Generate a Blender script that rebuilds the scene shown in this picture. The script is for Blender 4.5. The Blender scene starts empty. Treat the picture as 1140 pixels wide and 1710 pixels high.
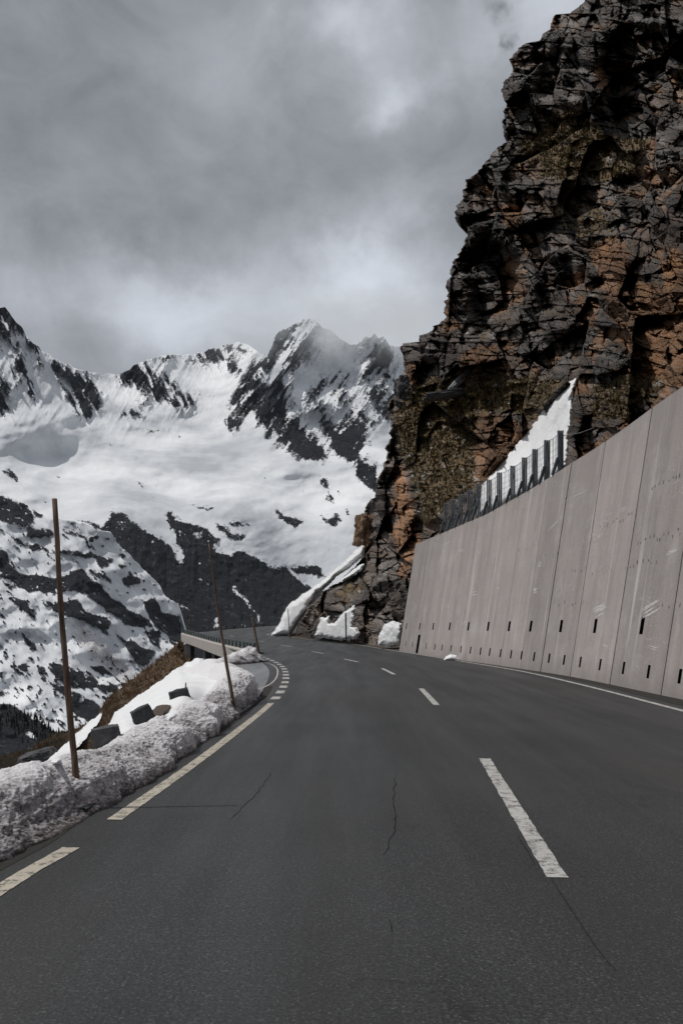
import bpy, math, random
import numpy as np
R = random.Random(7)
F, CX, HY, CH = 1400.0, 570.0, 1045.0, 1.5
scene = bpy.context.scene
COL = scene.collection

# ------------------------------------------------------------------ numpy noise
def _hash(ix, iy, iz, seed=0):
    with np.errstate(over='ignore'):
        n = (ix.astype(np.uint32) * np.uint32(374761393) + iy.astype(np.uint32) * np.uint32(668265263)
             + iz.astype(np.uint32) * np.uint32(2147483647) + np.uint32((seed * 1013904223) & 0xffffffff))
        n = (n ^ (n >> np.uint32(13))) * np.uint32(1274126177)
        n = (n ^ (n >> np.uint32(16))) * np.uint32(2246822519)
        n = n ^ (n >> np.uint32(15))
    return n.astype(np.float64) / 4294967295.0
def vnoise(x, y, z=None, seed=0):
    if z is None: z = np.zeros_like(x)
    fx, fy, fz = np.floor(x), np.floor(y), np.floor(z)
    ix, iy, iz = fx.astype(np.int64), fy.astype(np.int64), fz.astype(np.int64)
    u, v, w = x - fx, y - fy, z - fz
    u = u*u*u*(u*(u*6-15)+10); v = v*v*v*(v*(v*6-15)+10); w = w*w*w*(w*(w*6-15)+10)
    out = 0
    for a in (0, 1):
        for b in (0, 1):
            for c in (0, 1):
                out = out + _hash(ix+a, iy+b, iz+c, seed) * (u if a else 1-u) * (v if b else 1-v) * (w if c else 1-w)
    return out * 2 - 1
def fbm(x, y, z=None, oct=4, seed=0, gain=.5, lac=2.03):
    if z is None: z = np.zeros_like(x)
    s, a, t = 0, 1, 0
    for k in range(oct):
        s = s + a * vnoise(x + k*17.3, y - k*9.1, z + k*5.7, seed + k); t += a
        a *= gain; x, y, z = x*lac, y*lac, z*lac
    return s / t * 1.6
def ridged(x, y, z=None, oct=4, seed=0, gain=.5):
    if z is None: z = np.zeros_like(x)
    s, a, t = 0, 1, 0
    for k in range(oct):
        s = s + a * (1 - 2*np.abs(vnoise(x + k*17.3, y - k*9.1, z + k*5.7, seed + k))); t += a
        a *= gain; x, y, z = x*2.05, y*2.05, z*2.05
    return s / t
def worley(x, y, z, seed=0, tilt=0.0):
    """random value of the nearest cell (+ a tilt inside the cell) and the border distance"""
    fx, fy, fz = np.floor(x), np.floor(y), np.floor(z)
    d1 = np.full(x.shape, 9e9); d2 = np.full(x.shape, 9e9); val = np.zeros(x.shape)
    for a in (-1, 0, 1):
        for b in (-1, 0, 1):
            for c in (-1, 0, 1):
                cx, cy, cz = (fx+a).astype(np.int64), (fy+b).astype(np.int64), (fz+c).astype(np.int64)
                r1 = _hash(cx, cy, cz, seed); r2 = _hash(cx, cy, cz, seed+11); r3 = _hash(cx, cy, cz, seed+23)
                dx, dy, dz = x-(cx+r1), y-(cy+r2), z-(cz+r3)
                d = dx*dx + dy*dy + dz*dz
                h = _hash(cx, cy, cz, seed+37)
                if tilt: h = h + tilt*((r1-.5)*dx + (r2-.5)*dz*2)
                near = d < d1
                d2 = np.where(near, d1, np.minimum(d2, d))
                val = np.where(near, h, val); d1 = np.where(near, d, d1)
    return val, np.sqrt(d2) - np.sqrt(d1)
def sstep(a, b, x):
    t = np.clip((x-a)/(b-a), 0, 1); return t*t*(3-2*t)
def inpoly(x, y, poly):
    r = np.zeros(x.shape, bool); n = len(poly)
    bx = [p[0] for p in poly]; by = [p[1] for p in poly]
    j = n-1
    for i in range(n):
        xi, yi, xj, yj = bx[i], by[i], bx[j], by[j]
        if yi != yj:
            c = ((yi > y) != (yj > y)) & (x < (xj-xi)*(y-yi)/(yj-yi)+xi)
            r ^= c
        j = i
    return r
def blur(a, r):
    if r < 1: return a
    k = np.ones(2*r+1)/(2*r+1)
    for _ in range(2):
        p = np.pad(a, ((r, r), (0, 0)), mode='edge'); c = np.cumsum(np.vstack([np.zeros((1, p.shape[1])), p]), 0)
        a = (c[2*r+1:] - c[:-2*r-1])/(2*r+1)
        p = np.pad(a, ((0, 0), (r, r)), mode='edge'); c = np.cumsum(np.hstack([np.zeros((p.shape[0], 1)), p]), 1)
        a = (c[:, 2*r+1:] - c[:, :-2*r-1])/(2*r+1)
    return a
class RBF:
    """thin plate surface through control points (image x, image y, distance)"""
    def __init__(s, pts, lam=.0, log=True):
        p = np.array(pts, float); s.c = p[:, :2]/1000; s.log = log
        v = np.log(p[:, 2]) if log else p[:, 2]
        n = len(p); d = np.linalg.norm(s.c[:, None]-s.c[None], axis=2)
        K = np.where(d > 0, d*d*np.log(d+1e-12), 0) + lam*np.eye(n)
        Q = np.hstack([np.ones((n, 1)), s.c]); A = np.zeros((n+3, n+3))
        A[:n, :n] = K; A[:n, n:] = Q; A[n:, :n] = Q.T
        s.w = np.linalg.solve(A, np.concatenate([v, np.zeros(3)]))
    def __call__(s, x, y):
        x, y = np.asarray(x, float)/1000, np.asarray(y, float)/1000
        n = len(s.c); out = s.w[n] + s.w[n+1]*x + s.w[n+2]*y
        for i in range(n):
            d2 = (x-s.c[i, 0])**2 + (y-s.c[i, 1])**2
            out = out + s.w[i]*.5*d2*np.log(d2+1e-12)
        return np.exp(out) if s.log else out
def at(x, y, D):                     # sight line through an image pixel, distance D ahead
    return (np.asarray(x)-CX)*D/F, D*np.ones_like(np.asarray(x, float)), CH + (HY-np.asarray(y))*D/F

# ------------------------------------------------------------------ object helpers
def tag(o, label=None, cat=None, group=None, kind=None):
    if label: o['label'] = label
    if cat: o['category'] = cat
    if group: o['group'] = group
    if kind: o['kind'] = kind
    return o
def link(name, me, mats, parent=None, smooth=False):
    if not isinstance(mats, (list, tuple)): mats = [mats]
    for m in mats: me.materials.append(m)
    if smooth: me.polygons.foreach_set('use_smooth', [True]*len(me.polygons))
    o = bpy.data.objects.new(name, me); COL.objects.link(o)
    if parent: o.parent = parent
    return o
def empty(name, loc=(0, 0, 0)):
    o = bpy.data.objects.new(name, None); o.location = loc; o.empty_display_size = .2
    COL.objects.link(o); return o
def gridmesh(name, P, mats, attrs=None, parent=None, smooth=True, keep=None, closed=False):
    H, W = P.shape[:2]
    idx = np.arange(H*W).reshape(H, W)
    if closed: idx = np.hstack([idx, idx[:, :1]])
    q = np.stack([idx[:-1, :-1], idx[1:, :-1], idx[1:, 1:], idx[:-1, 1:]], -1).reshape(-1, 4)
    if keep is not None:
        k = keep[:-1, :-1] & keep[1:, :-1] & keep[1:, 1:] & keep[:-1, 1:]
        q = q[k.reshape(-1)]
    co = P.reshape(-1, 3)
    used = np.zeros(len(co), bool); used[q.reshape(-1)] = True
    rem = np.cumsum(used)-1
    q = rem[q]; co = co[used]
    me = bpy.data.meshes.new(name)
    me.vertices.add(len(co)); me.vertices.foreach_set('co', co.astype(np.float32).reshape(-1))
    me.loops.add(q.size); me.loops.foreach_set('vertex_index', q.astype(np.int32).reshape(-1))
    me.polygons.add(len(q)); me.polygons.foreach_set('loop_start', np.arange(0, q.size, 4, dtype=np.int32))
    me.polygons.foreach_set('use_smooth', np.full(len(q), smooth))
    me.update(calc_edges=True)
    for k, v in (attrs or {}).items():
        a = me.attributes.new(k, 'FLOAT', 'POINT')
        a.data.foreach_set('value', np.broadcast_to(v, (H, W)).reshape(-1)[used].astype(np.float32))
    o = link(name, me, mats, parent)
    return o
class MB:
    def __init__(s): s.v = []; s.f = []; s.m = []
    def quad(s, a, b, c, d, m=0):
        n = len(s.v); s.v += [tuple(a), tuple(b), tuple(c), tuple(d)]; s.f.append((n, n+1, n+2, n+3)); s.m.append(m)
    def add(s, vs, fs, m=0):
        n = len(s.v); s.v += [tuple(map(float, v)) for v in vs]
        for f in fs: s.f.append(tuple(n+i for i in f)); s.m.append(m)
    def box(s, c, ax, ay, az, m=0):          # centre and three half axes
        c, ax, ay, az = map(np.array, (c, ax, ay, az)); vs = []
        for k in (-1, 1):
            for j in (-1, 1):
                for i in (-1, 1): vs.append(c + i*ax + j*ay + k*az)
        s.add(vs, [(0, 2, 3, 1), (4, 5, 7, 6), (0, 1, 5, 4), (2, 6, 7, 3), (0, 4, 6, 2), (1, 3, 7, 5)], m)
    def tube(s, pts, rad, n=8, m=0, cap=True):
        pts = [np.array(p, float) for p in pts]; rings = []; N = len(pts)
        if not hasattr(rad, '__len__'): rad = [rad]*N
        for i, p in enumerate(pts):
            d = pts[min(i+1, N-1)] - pts[max(i-1, 0)]; d = d/np.linalg.norm(d)
            u = np.cross(d, (0, 0, 1)) if abs(d[2]) < .95 else np.cross(d, (0, 1, 0))
            u = u/np.linalg.norm(u); w = np.cross(u, d)
            rings.append([p + rad[i]*(math.cos(2*math.pi*k/n)*u + math.sin(2*math.pi*k/n)*w) for k in range(n)])
        vs = [v for r in rings for v in r]; fs = []
        for i in range(N-1):
            for k in range(n):
                fs.append((i*n+k, i*n+(k+1) % n, (i+1)*n+(k+1) % n, (i+1)*n+k))
        if cap: fs.append(tuple(range(n-1, -1, -1))); fs.append(tuple((N-1)*n+k for k in range(n)))
        s.add(vs, fs, m)
    def build(s, name, mats, parent=None, smooth=False):
        me = bpy.data.meshes.new(name); me.from_pydata(s.v, [], s.f); me.update()
        o = link(name, me, mats, parent, smooth)
        if any(s.m): me.polygons.foreach_set('material_index', s.m)
        return o

# ------------------------------------------------------------------ materials
class NT:
    def __init__(s, name):
        s.mat = bpy.data.materials.new(name); s.mat.use_nodes = True
        s.t = s.mat.node_tree; s.t.nodes.clear()
        s.out = s.n('ShaderNodeOutputMaterial')
    def n(s, typ, props=None, **ins):
        nd = s.t.nodes.new(typ)
        for k, v in (props or {}).items(): setattr(nd, k, v)
        for k, v in ins.items(): s.set(nd, k, v)
        return nd
    def set(s, nd, k, v):
        i = nd.inputs[int(k[1:])] if (k[0] == 'i' and k[1:].isdigit()) else nd.inputs[k.replace('_', ' ')]
        if isinstance(v, bpy.types.NodeSocket): s.t.links.new(v, i)
        elif isinstance(v, bpy.types.Node): s.t.links.new(v.outputs[0], i)
        else:
            if hasattr(i.default_value, '__len__') and len(i.default_value) == 4 and len(v) == 3: v = (*v, 1)
            i.default_value = v
    def math(s, op, a, b=0.0, c=0.0, clamp=False):
        return s.n('ShaderNodeMath', {'operation': op, 'use_clamp': clamp}, i0=a, i1=b, i2=c).outputs[0]
    def attr(s, name): return s.n('ShaderNodeAttribute', {'attribute_name': name}).outputs['Fac']
    def pos(s): return s.n('ShaderNodeNewGeometry').outputs['Position']
    def vmap(s, vec, scale=(1, 1, 1), rot=(0, 0, 0), loc=(0, 0, 0)):
        return s.n('ShaderNodeMapping', None, Vector=vec, Scale=scale, Rotation=rot, Location=loc).outputs[0]
    def noise(s, vec, scale, detail=4, rough=.55, dist=0.0):
        return s.n('ShaderNodeTexNoise', None, Vector=vec, Scale=scale, Detail=detail, Roughness=rough, Distortion=dist).outputs['Fac']
    def vor(s, vec, scale, feature='F1', out='Distance'):
        return s.n('ShaderNodeTexVoronoi', {'feature': feature}, Vector=vec, Scale=scale).outputs[out]
    def ramp(s, fac, stops, interp='LINEAR'):
        nd = s.n('ShaderNodeValToRGB', None, Fac=fac); cr = nd.color_ramp; cr.interpolation = interp
        while len(cr.elements) < len(stops): cr.elements.new(.5)
        for e, (p, c) in zip(cr.elements, stops):
            e.position = p; e.color = (c, c, c, 1) if not hasattr(c, '__len__') else (*c[:3], 1)
        return nd.outputs[0]
    def range(s, v, a, b, c=0.0, d=1.0):
        return s.n('ShaderNodeMapRange', {'clamp': True}, Value=v, From_Min=a, From_Max=b, To_Min=c, To_Max=d).outputs[0]
    def mix(s, fac, a, b, mode='MIX'):
        nd = s.n('ShaderNodeMix', {'data_type': 'RGBA', 'blend_type': mode, 'clamp_factor': True})
        s.set(nd, 'i0', fac); s.set(nd, 'i6', a); s.set(nd, 'i7', b); return nd.outputs[2]
    def bump(s, h, strength, dist, normal=None):
        nd = s.n('ShaderNodeBump', None, Height=h, Strength=strength, Distance=dist)
        if normal is not None: s.set(nd, 'Normal', normal)
        return nd.outputs[0]
    def bsdf(s, color, rough=.8, normal=None, spec=.3, emis=None, sub=None):
        b = s.n('ShaderNodeBsdfPrincipled', None, Base_Color=color, Roughness=rough)
        b.inputs['Specular IOR Level'].default_value = spec
        if normal is not None: s.set(b, 'Normal', normal)
        if emis:
            b.inputs['Emission Color'].default_value = (*emis[0], 1); b.inputs['Emission Strength'].default_value = emis[1]
        s.t.links.new(b.outputs[0], s.out.inputs[0]); return s.mat

def m_asphalt(name, base=.052, wet=0.0, tint=(1, 1, 1)):
    n = NT(name); p = n.pos()
    big = n.noise(p, .35, 3); streak = n.noise(n.vmap(p, (1.6, .12, 1)), 1.0, 4)
    agg = n.vor(p, 110, out='Color'); aggv = n.n('ShaderNodeSeparateColor', None, Color=agg).outputs[0]
    agg2 = n.noise(p, 60, 3, .7)
    v = n.math('ADD', n.range(big, .32, .68, .74, 1.25), n.range(streak, .35, .68, -.16, .34))
    v = n.math('MULTIPLY', v, n.range(agg2, .36, .64, .45, 1.6))
    stone = n.range(aggv, .86, 1.0, 0.0, 1.0)
    v = n.math('ADD', v, n.math('MULTIPLY', stone, 2.2))
    v = n.math('MULTIPLY', v, base)
    c = n.mix(1.0, (*tint, 1), n.n('ShaderNodeCombineColor', None, Red=v, Green=v, Blue=v).outputs[0], 'MULTIPLY')
    brown = n.range(n.noise(n.vmap(p, (.5, .2, 1), loc=(3, 1, 0)), 1.0, 4), .5, .72, 0, .5)
    c = n.mix(brown, c, (base*1.25, base*1.05, base*.93, 1))
    wp_ = n.n('ShaderNodeVectorMath', {'operation': 'ADD'}, i0=p, i1=n.n('ShaderNodeVectorMath', {'operation': 'SCALE'}, i0=n.n('ShaderNodeTexNoise', None, Vector=p, Scale=3.0, Detail=6, Roughness=.7).outputs['Color'], Scale=.5).outputs[0]).outputs[0]
    ed = n.vor(n.vmap(wp_, (1, .45, 1)), 1.1, 'DISTANCE_TO_EDGE')
    ck = n.math('MULTIPLY', n.range(ed, .003, .011, 1, 0), n.range(n.noise(p, .45, 3), .53, .60, 0, .75))
    c = n.mix(ck, c, (.008, .008, .008, 1))
    sx_ = n.n('ShaderNodeSeparateXYZ', None, Vector=p).outputs[0]
    tr = n.math('ABSOLUTE', n.math('SINE', n.math('MULTIPLY', n.math('SUBTRACT', sx_, .7), 1.85)))
    c = n.mix(n.range(tr, .55, 1.0, 0, .22), c, (base*1.7, base*1.65, base*1.6, 1))
    nm = n.bump(n.math('ADD', agg2, n.math('MULTIPLY', aggv, .5)), .55, .006)
    rough = n.range(streak, .3, .7, .66 - wet*.4, .48 - wet*.3)
    return n.bsdf(c, rough, nm, .38)
def m_paint(name, col, wear=.5):
    n = NT(name); p = n.pos()
    w = n.noise(p, 9, 8, .72); w2 = n.noise(p, 55, 3, .7)
    k = n.range(n.math('ADD', w, n.math('MULTIPLY', w2, .45)), .70+.06*(1-wear), .84+.06*(1-wear))
    c = n.mix(k, (*col, 1), (.07, .068, .066, 1))
    c = n.mix(n.range(n.noise(p, 2.2, 3), .35, .7, 0, .45), c, tuple(x*.62 for x in col)+(1,))
    return n.bsdf(c, .75, n.bump(w2, .4, .004), .3)
def m_dirty_snow():
    n = NT('dirty snow'); p = n.pos()
    d = n.attr('dirt')
    g = n.noise(p, 34, 5, .75); g2 = n.noise(n.vmap(p, (1, 1, 2.2)), 11, 5, .7)
    f = n.math('ADD', d, n.range(g2, .35, .68, -.28, .30)); f = n.math('ADD', f, n.range(g, .35, .65, -.22, .22))
    c = n.ramp(f, [(.0, (.80, .79, .80)), (.28, (.55, .53, .545)), (.52, (.34, .315, .325)), (.78, (.145, .128, .128)), (1, (.06, .052, .048))])
    nm = n.bump(n.math('ADD', g, n.math('MULTIPLY', g2, 1.4)), .8, .03)
    return n.bsdf(c, .7, nm, .3)
def m_clean_snow(name='clean snow', v=.82, grit=.25, sc=1.0):
    n = NT(name); p = n.pos()
    a = n.noise(p, 1.3*sc, 5, .6); b = n.noise(p, 14*sc, 4, .7)
    c = n.mix(n.range(a, .4, .75, 0, grit), (v*.98, v*.99, v*1.0, 1), (v*.62, v*.60, v*.60, 1))
    c = n.mix(n.range(b, .64, .78, 0, grit*1.5), c, (.22, .2, .18, 1))
    nm = n.bump(n.math('ADD', a, n.math('MULTIPLY', b, .35)), .5, .10/sc)
    return n.bsdf(c, .7, nm, .25)
def m_mountain(name, rockc, haze, sc=1.0):
    n = NT(name); p = n.pos()
    r = n.attr('rock'); dirt = n.attr('dirt')
    n1 = n.noise(n.vmap(p, (1, 1, 1.0)), .035*sc, 8, .72); n2 = n.noise(n.vmap(p, (1.2, 1, .4)), .11*sc, 6, .75)
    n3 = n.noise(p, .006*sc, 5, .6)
    n4 = n.noise(n.vmap(p, (1.5, 1, .55), rot=(0, .5, 0)), .30*sc, 5, .75)
    rr = n.math('ADD', r, n.math('ADD', n.range(n2, .3, .7, -.34, .34), n.range(n4, .3, .7, -.24, .24)))
    m = n.range(rr, .43, .60)
    rock = n.mix(n.range(n1, .3, .7), tuple(x*.5 for x in rockc)+(1,), tuple(x*1.6 for x in rockc)+(1,))
    rock = n.mix(n.range(n2, .57, .75, 0, .42), rock, (.42, .43, .45, 1))
    snow = n.mix(n.range(n3, .40, .66), (.80, .815, .83, 1), (.46, .48, .51, 1))  # broad grey patches in the snow colour imitate drifting cloud shadow
    snow = n.mix(n.math('MULTIPLY', dirt, n.range(n2, .3, .65)), snow, (.30, .25, .23, 1))
    c = n.mix(m, snow, rock)
    h = n.math('ADD', n.math('MULTIPLY', n1, m), n.math('MULTIPLY', n3, .12))
    nm = n.bump(h, .9, 22.0/sc)
    return n.bsdf(c, .85, nm, .1, emis=((.50, .56, .66), haze))  # constant glow in the material stands in for airlight haze
def m_cliff():
    n = NT('layered rock'); p = n.pos()
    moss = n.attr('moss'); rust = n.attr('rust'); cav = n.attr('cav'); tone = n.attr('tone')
    p = n.n('ShaderNodeCombineXYZ', None, X=n.attr('ca'), Y=n.attr('cb'), Z=n.attr('cc')).outputs[0]  # pattern follows scaled image pixel coordinates stored on the mesh
    tilt = n.vmap(p, (.7, 1, 2.3), rot=(0, -.12, 0))
    s1 = n.noise(tilt, 1.0, 7, .7); s2 = n.noise(tilt, 4.2, 6, .75, .4); f = n.noise(p, 7, 6, .75)
    c = n.ramp(s1, [(.28, (.045, .041, .040)), (.42, (.105, .090, .080)), (.51, (.17, .155, .145)), (.60, (.27, .25, .235)), (.8, (.38, .36, .34))])
    c = n.mix(n.range(s2, .35, .7, .0, .65), c, (.060, .052, .048, 1))
    c = n.mix(n.math('MULTIPLY', n.range(n.noise(p, .55, 5, .6), .42, .62, 0, .9), n.range(rust, .12, .5, .25, 1.0)), c, n.mix(n.range(f, .35, .65), (.075, .048, .032, 1), (.21, .135, .085, 1)))
    c = n.mix(1.0, c, n.ramp(tone, [(0, .55), (1, 2.1)]), 'MULTIPLY')
    rc = n.ramp(n.math('ADD', n.math('MULTIPLY', f, .6), n.math('MULTIPLY', s1, .4)), [(.34, (.07, .045, .032)), (.44, (.26, .125, .058)), (.52, (.54, .26, .105)), (.58, (.40, .27, .18)), (.68, (.62, .37, .19))])
    rr = n.math('ADD', rust, n.range(n.noise(p, .8, 8, .75), .3, .7, -.62, .52))
    rm = n.range(rr, .40, .75, 0, .88)
    rm = n.math('MULTIPLY', rm, n.range(s2, .3, .62, .35, 1.0))
    rm = n.math('MAXIMUM', rm, n.math('MULTIPLY', n.range(rust, .75, 1.0, 0, .8), n.range(f, .3, .6, .4, 1)))
    c = n.mix(rm, c, n.mix(1.0, rc, n.ramp(tone, [(0, .5), (1, 1.5)]), 'MULTIPLY'))
    lich = n.range(n.noise(p, 2.4, 7, .78), .62, .72, 0, .55)
    c = n.mix(lich, c, (.27, .27, .25, 1))
    mc = n.ramp(n.noise(p, 3.6, 6, .75), [(.3, (.028, .022, .013)), (.45, (.11, .082, .042)), (.55, (.22, .15, .075)), (.7, (.34, .24, .14))])
    mm = n.math('ADD', moss, n.math('ADD', n.range(f, .3, .7, -.35, .35), n.range(n.noise(p, .9, 4, .6), .35, .65, -.35, .2)))
    c = n.mix(n.range(mm, .42, .6, 0, .95), c, mc)
    sp = n.math('MULTIPLY', n.range(n.noise(p, 2.1, 2, .5), .655, .67), n.range(mm, .3, .6))
    c = n.mix(n.math('MULTIPLY', sp, .9), c, (.50, .49, .47, 1))
    c = n.mix(n.range(cav, 0, 1, 0, .40), c, (.018, .016, .015, 1))  # cavity shade painted into the rock colour along the block crevices
    h = n.math('ADD', n.math('MULTIPLY', s2, .9), f)
    nm = n.bump(h, 1.0, .22)
    return n.bsdf(c, .82, nm, .25)
def m_grass_slope():
    n = NT('dry alpine grass'); p = n.pos()
    dk = n.attr('dark')
    a = n.noise(p, .35, 7, .75); b = n.noise(n.vmap(p, (1, .6, 2.5), rot=(0, .6, .3)), 1.6, 9, .8)
    c = n.ramp(n.math('ADD', n.math('MULTIPLY', a, .5), n.math('MULTIPLY', b, .5)), [(.38, (.045, .031, .02)), (.46, (.13, .09, .058)), (.52, (.26, .18, .118)), (.62, (.40, .30, .21))])
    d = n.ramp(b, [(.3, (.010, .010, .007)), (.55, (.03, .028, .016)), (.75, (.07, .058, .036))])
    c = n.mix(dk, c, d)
    st = n.range(n.noise(p, 3.1, 3, .5), .71, .74); c = n.mix(n.math('MULTIPLY', st, .8), c, (.3, .29, .28, 1))
    return n.bsdf(c, .9, n.bump(n.math('ADD', a, b), 1.0, .8), .1)
def m_concrete(name, col, board=True):
    n = NT(name); p = n.pos(); u = n.attr('su') if board else None
    z = n.n('ShaderNodeSeparateXYZ', None, Vector=p).outputs[2]
    g = n.noise(p, 26, 5, .8); g1 = n.noise(p, 1.1, 6, .65); g2 = n.noise(p, .28, 3)
    c = n.mix(n.range(g1, .3, .72), tuple(x*.86 for x in col)+(1,), tuple(x*1.10 for x in col)+(1,))
    c = n.mix(n.range(g, .36, .64, 0, .62), c, tuple(x*.50 for x in col)+(1,))
    c = n.mix(n.range(g2, .35, .7, 0, .3), c, (col[0]*.8, col[1]*.78, col[2]*.78, 1))
    hgt = g
    if board:
        uv = n.n('ShaderNodeCombineXYZ', None, X=u, Y=z).outputs[0]
        st = n.noise(n.vmap(uv, (1.6, .10, 1)), 1.0, 6, .7)        # rain streaks down the face
        c = n.mix(n.range(st, .44, .66, 0, .50), c, tuple(x*.52 for x in col)+(1,))
        c = n.mix(1.0, c, n.ramp(n.attr('pt'), [(0, .84), (1, 1.12)]), 'MULTIPLY')
        blot = n.noise(n.vmap(uv, (.8, .5, 1), loc=(5, 5, 0)), 1.0, 7, .7)
        c = n.mix(n.range(blot, .52, .66, 0, .28), c, (.60, .575, .56, 1))
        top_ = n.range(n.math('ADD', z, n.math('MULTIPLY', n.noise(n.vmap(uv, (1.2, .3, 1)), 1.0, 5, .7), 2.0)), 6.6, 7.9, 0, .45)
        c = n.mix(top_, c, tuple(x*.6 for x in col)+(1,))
        st2 = n.noise(n.vmap(uv, (3.0, .10, 1), loc=(31, 0, 0)), 1.0, 3, .6)
        c = n.mix(n.range(st2, .61, .72, 0, .55), c, (.68, .66, .64, 1))
        sc = n.noise(n.vmap(uv, (.55, 2.6, 1), rot=(0, 0, .35), loc=(4, 9, 0)), 1.0, 8, .62, .6)
        br = n.noise(n.vmap(uv, (.45, .6, 1), loc=(9, 2, 0)), 1.0, 2)
        c = n.mix(n.math('MULTIPLY', n.range(n.math('ABSOLUTE', n.math('SUBTRACT', sc, .5)), .006, .0, 0, .75), n.range(br, .56, .66)), c, (.72, .7, .69, 1))
        bd = n.math('FRACT', n.math('MULTIPLY', u, 2.0)); ln = n.range(n.math('ABSOLUTE', n.math('SUBTRACT', bd, .5)), .0, .02, 1, 0)
        c = n.mix(n.math('MULTIPLY', ln, .32), c, tuple(x*.45 for x in col)+(1,))
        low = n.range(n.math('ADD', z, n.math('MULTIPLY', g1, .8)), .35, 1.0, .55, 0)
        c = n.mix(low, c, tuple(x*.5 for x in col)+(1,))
        hgt = n.math('SUBTRACT', g, n.math('MULTIPLY', ln, .6))
    return n.bsdf(c, .88, n.bump(hgt, .7, .012), .25)
def m_wood():
    n = NT('weathered wood'); p = n.pos()
    a = n.noise(n.vmap(p, (30, 30, 1.6)), 1.0, 6, .7); b = n.noise(p, 2.5, 3)
    c = n.ramp(a, [(.3, (.04, .028, .022)), (.5, (.12, .078, .056)), (.7, (.28, .20, .155))])
    c = n.mix(n.range(b, .4, .7, 0, .6), c, (.09, .05, .035, 1))
    return n.bsdf(c, .8, n.bump(a, .6, .006), .25)
def m_metal(name, col, rough=.5, met=.0):
    n = NT(name); p = n.pos()
    a = n.noise(p, 6, 5, .7)
    c = n.mix(n.range(a, .35, .7), tuple(x*.65 for x in col)+(1,), tuple(x*1.3 for x in col)+(1,))
    n.bsdf(c, rough, n.bump(a, .2, .004), .4)
    return n.mat
def m_stone(name, col, sc=8):
    n = NT(name); p = n.pos()
    a = n.noise(p, sc, 7, .75); b = n.vor(p, sc*6)
    c = n.mix(n.range(a, .35, .68), tuple(x*.5 for x in col)+(1,), tuple(x*1.5 for x in col)+(1,))
    c = n.mix(n.range(b, 0, .25, .35, 0), c, tuple(x*2.2 for x in col)+(1,))
    return n.bsdf(c, .85, n.bump(a, .8, .03), .3)
def m_plain(name, col, rough=.9):
    n = NT(name); a = n.noise(n.pos(), 12, 4, .7)
    return n.bsdf(n.mix(a, tuple(x*.6 for x in col)+(1,), tuple(x*1.3 for x in col)+(1,)), rough, n.bump(a, .5, .01), .15)

M = dict(
    asphalt=m_asphalt('asphalt', .025, 0, (.97, 1, 1.03)), wet=m_asphalt('wet asphalt', .115, .6, (.93, 1.0, 1.06)),
    yellow=m_paint('cream road paint', (.47, .425, .35), .6), white=m_paint('white road paint', (.46, .45, .43), .8),
    crack=m_plain('asphalt crack', (.016, .015, .015)), tar=m_plain('tar seam', (.026, .026, .027)),
    gutter=m_plain('gritty road margin', (.038, .035, .032)), dark=m_plain('dark hollow', (.010, .010, .010)),
    dsnow=m_dirty_snow(), csnow=m_clean_snow(), fsnow=m_clean_snow('far snow', .80, .35, .35),
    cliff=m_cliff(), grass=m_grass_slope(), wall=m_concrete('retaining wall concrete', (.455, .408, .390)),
    conc=m_concrete('pale concrete', (.52, .485, .45), False), wood=m_wood(),
    green=m_metal('dark green painted steel', (.022, .040, .040), .5), steel=m_metal('slate painted steel', (.050, .060, .070), .5),
    wire=m_metal('grey wire', (.20, .205, .21), .45), stone=m_stone('dark guard stone', (.050, .052, .056)),
    boulder=m_stone('grey boulder', (.08, .08, .085), 4), rock=m_stone('brown rock', (.20, .125, .08), 1.6),
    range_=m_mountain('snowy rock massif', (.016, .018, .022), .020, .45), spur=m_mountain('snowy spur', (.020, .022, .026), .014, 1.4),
    gravel=m_plain('dirt and gravel', (.085, .066, .052)),
    tree=m_plain('dark conifer needles', (.018, .022, .020)),
)

# ------------------------------------------------------------------ road geometry
def zr(Y):
    Y = np.asarray(Y, float); return np.where(Y > 55, .00036*(np.clip(Y, 55, 140)-55)**2, 0)
def smooth_curve(pts, n, it=2):
    p = np.array(pts, float)
    for _ in range(it):
        q = [p[0]]
        for a, b in zip(p[:-1], p[1:]): q += [a*.75+b*.25, a*.25+b*.75]
        q.append(p[-1]); p = np.array(q)
    d = np.concatenate([[0], np.cumsum(np.linalg.norm(np.diff(p, axis=0), axis=1))])
    t = np.linspace(0, d[-1], n)
    return np.stack([np.interp(t, d, p[:, k]) for k in range(p.shape[1])], 1)
# painted edge lines on the ground plan (x, y)
LEFT = [(-2.35, -14), (-2.15, 0), (-1.96, 4.8), (-1.81, 5.7), (-1.75, 6.5), (-1.62, 8.64), (-1.52, 10.8), (-1.33, 16.3), (-1.42, 21), (-1.68, 25.6), (-2.05, 30), (-2.6, 33.9),
        (-3.1, 36.8), (-4.1, 42), (-5.9, 51), (-8.6, 63), (-12.2, 77), (-15.6, 88), (-16.9, 93), (-17.0, 97), (-16.0, 101), (-14.4, 108), (-9.2, 120), (0, 127), (14, 131)]
RIGHT = [(6.1, -14), (6.05, 0), (6.0, 10), (5.99, 14.7), (6.12, 20), (6.02, 27), (5.5, 31.8), (4.8, 37.4), (4.05, 43.6), (3.25, 50), (1.4, 65), (-2.3, 78), (-6.4, 88), (-8.1, 92), (-8.4, 94.5), (-7.8, 97), (-5, 101), (2, 105), (14, 108)]
Lc, Rc = smooth_curve(LEFT, 1400), smooth_curve(RIGHT, 1400)
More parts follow.
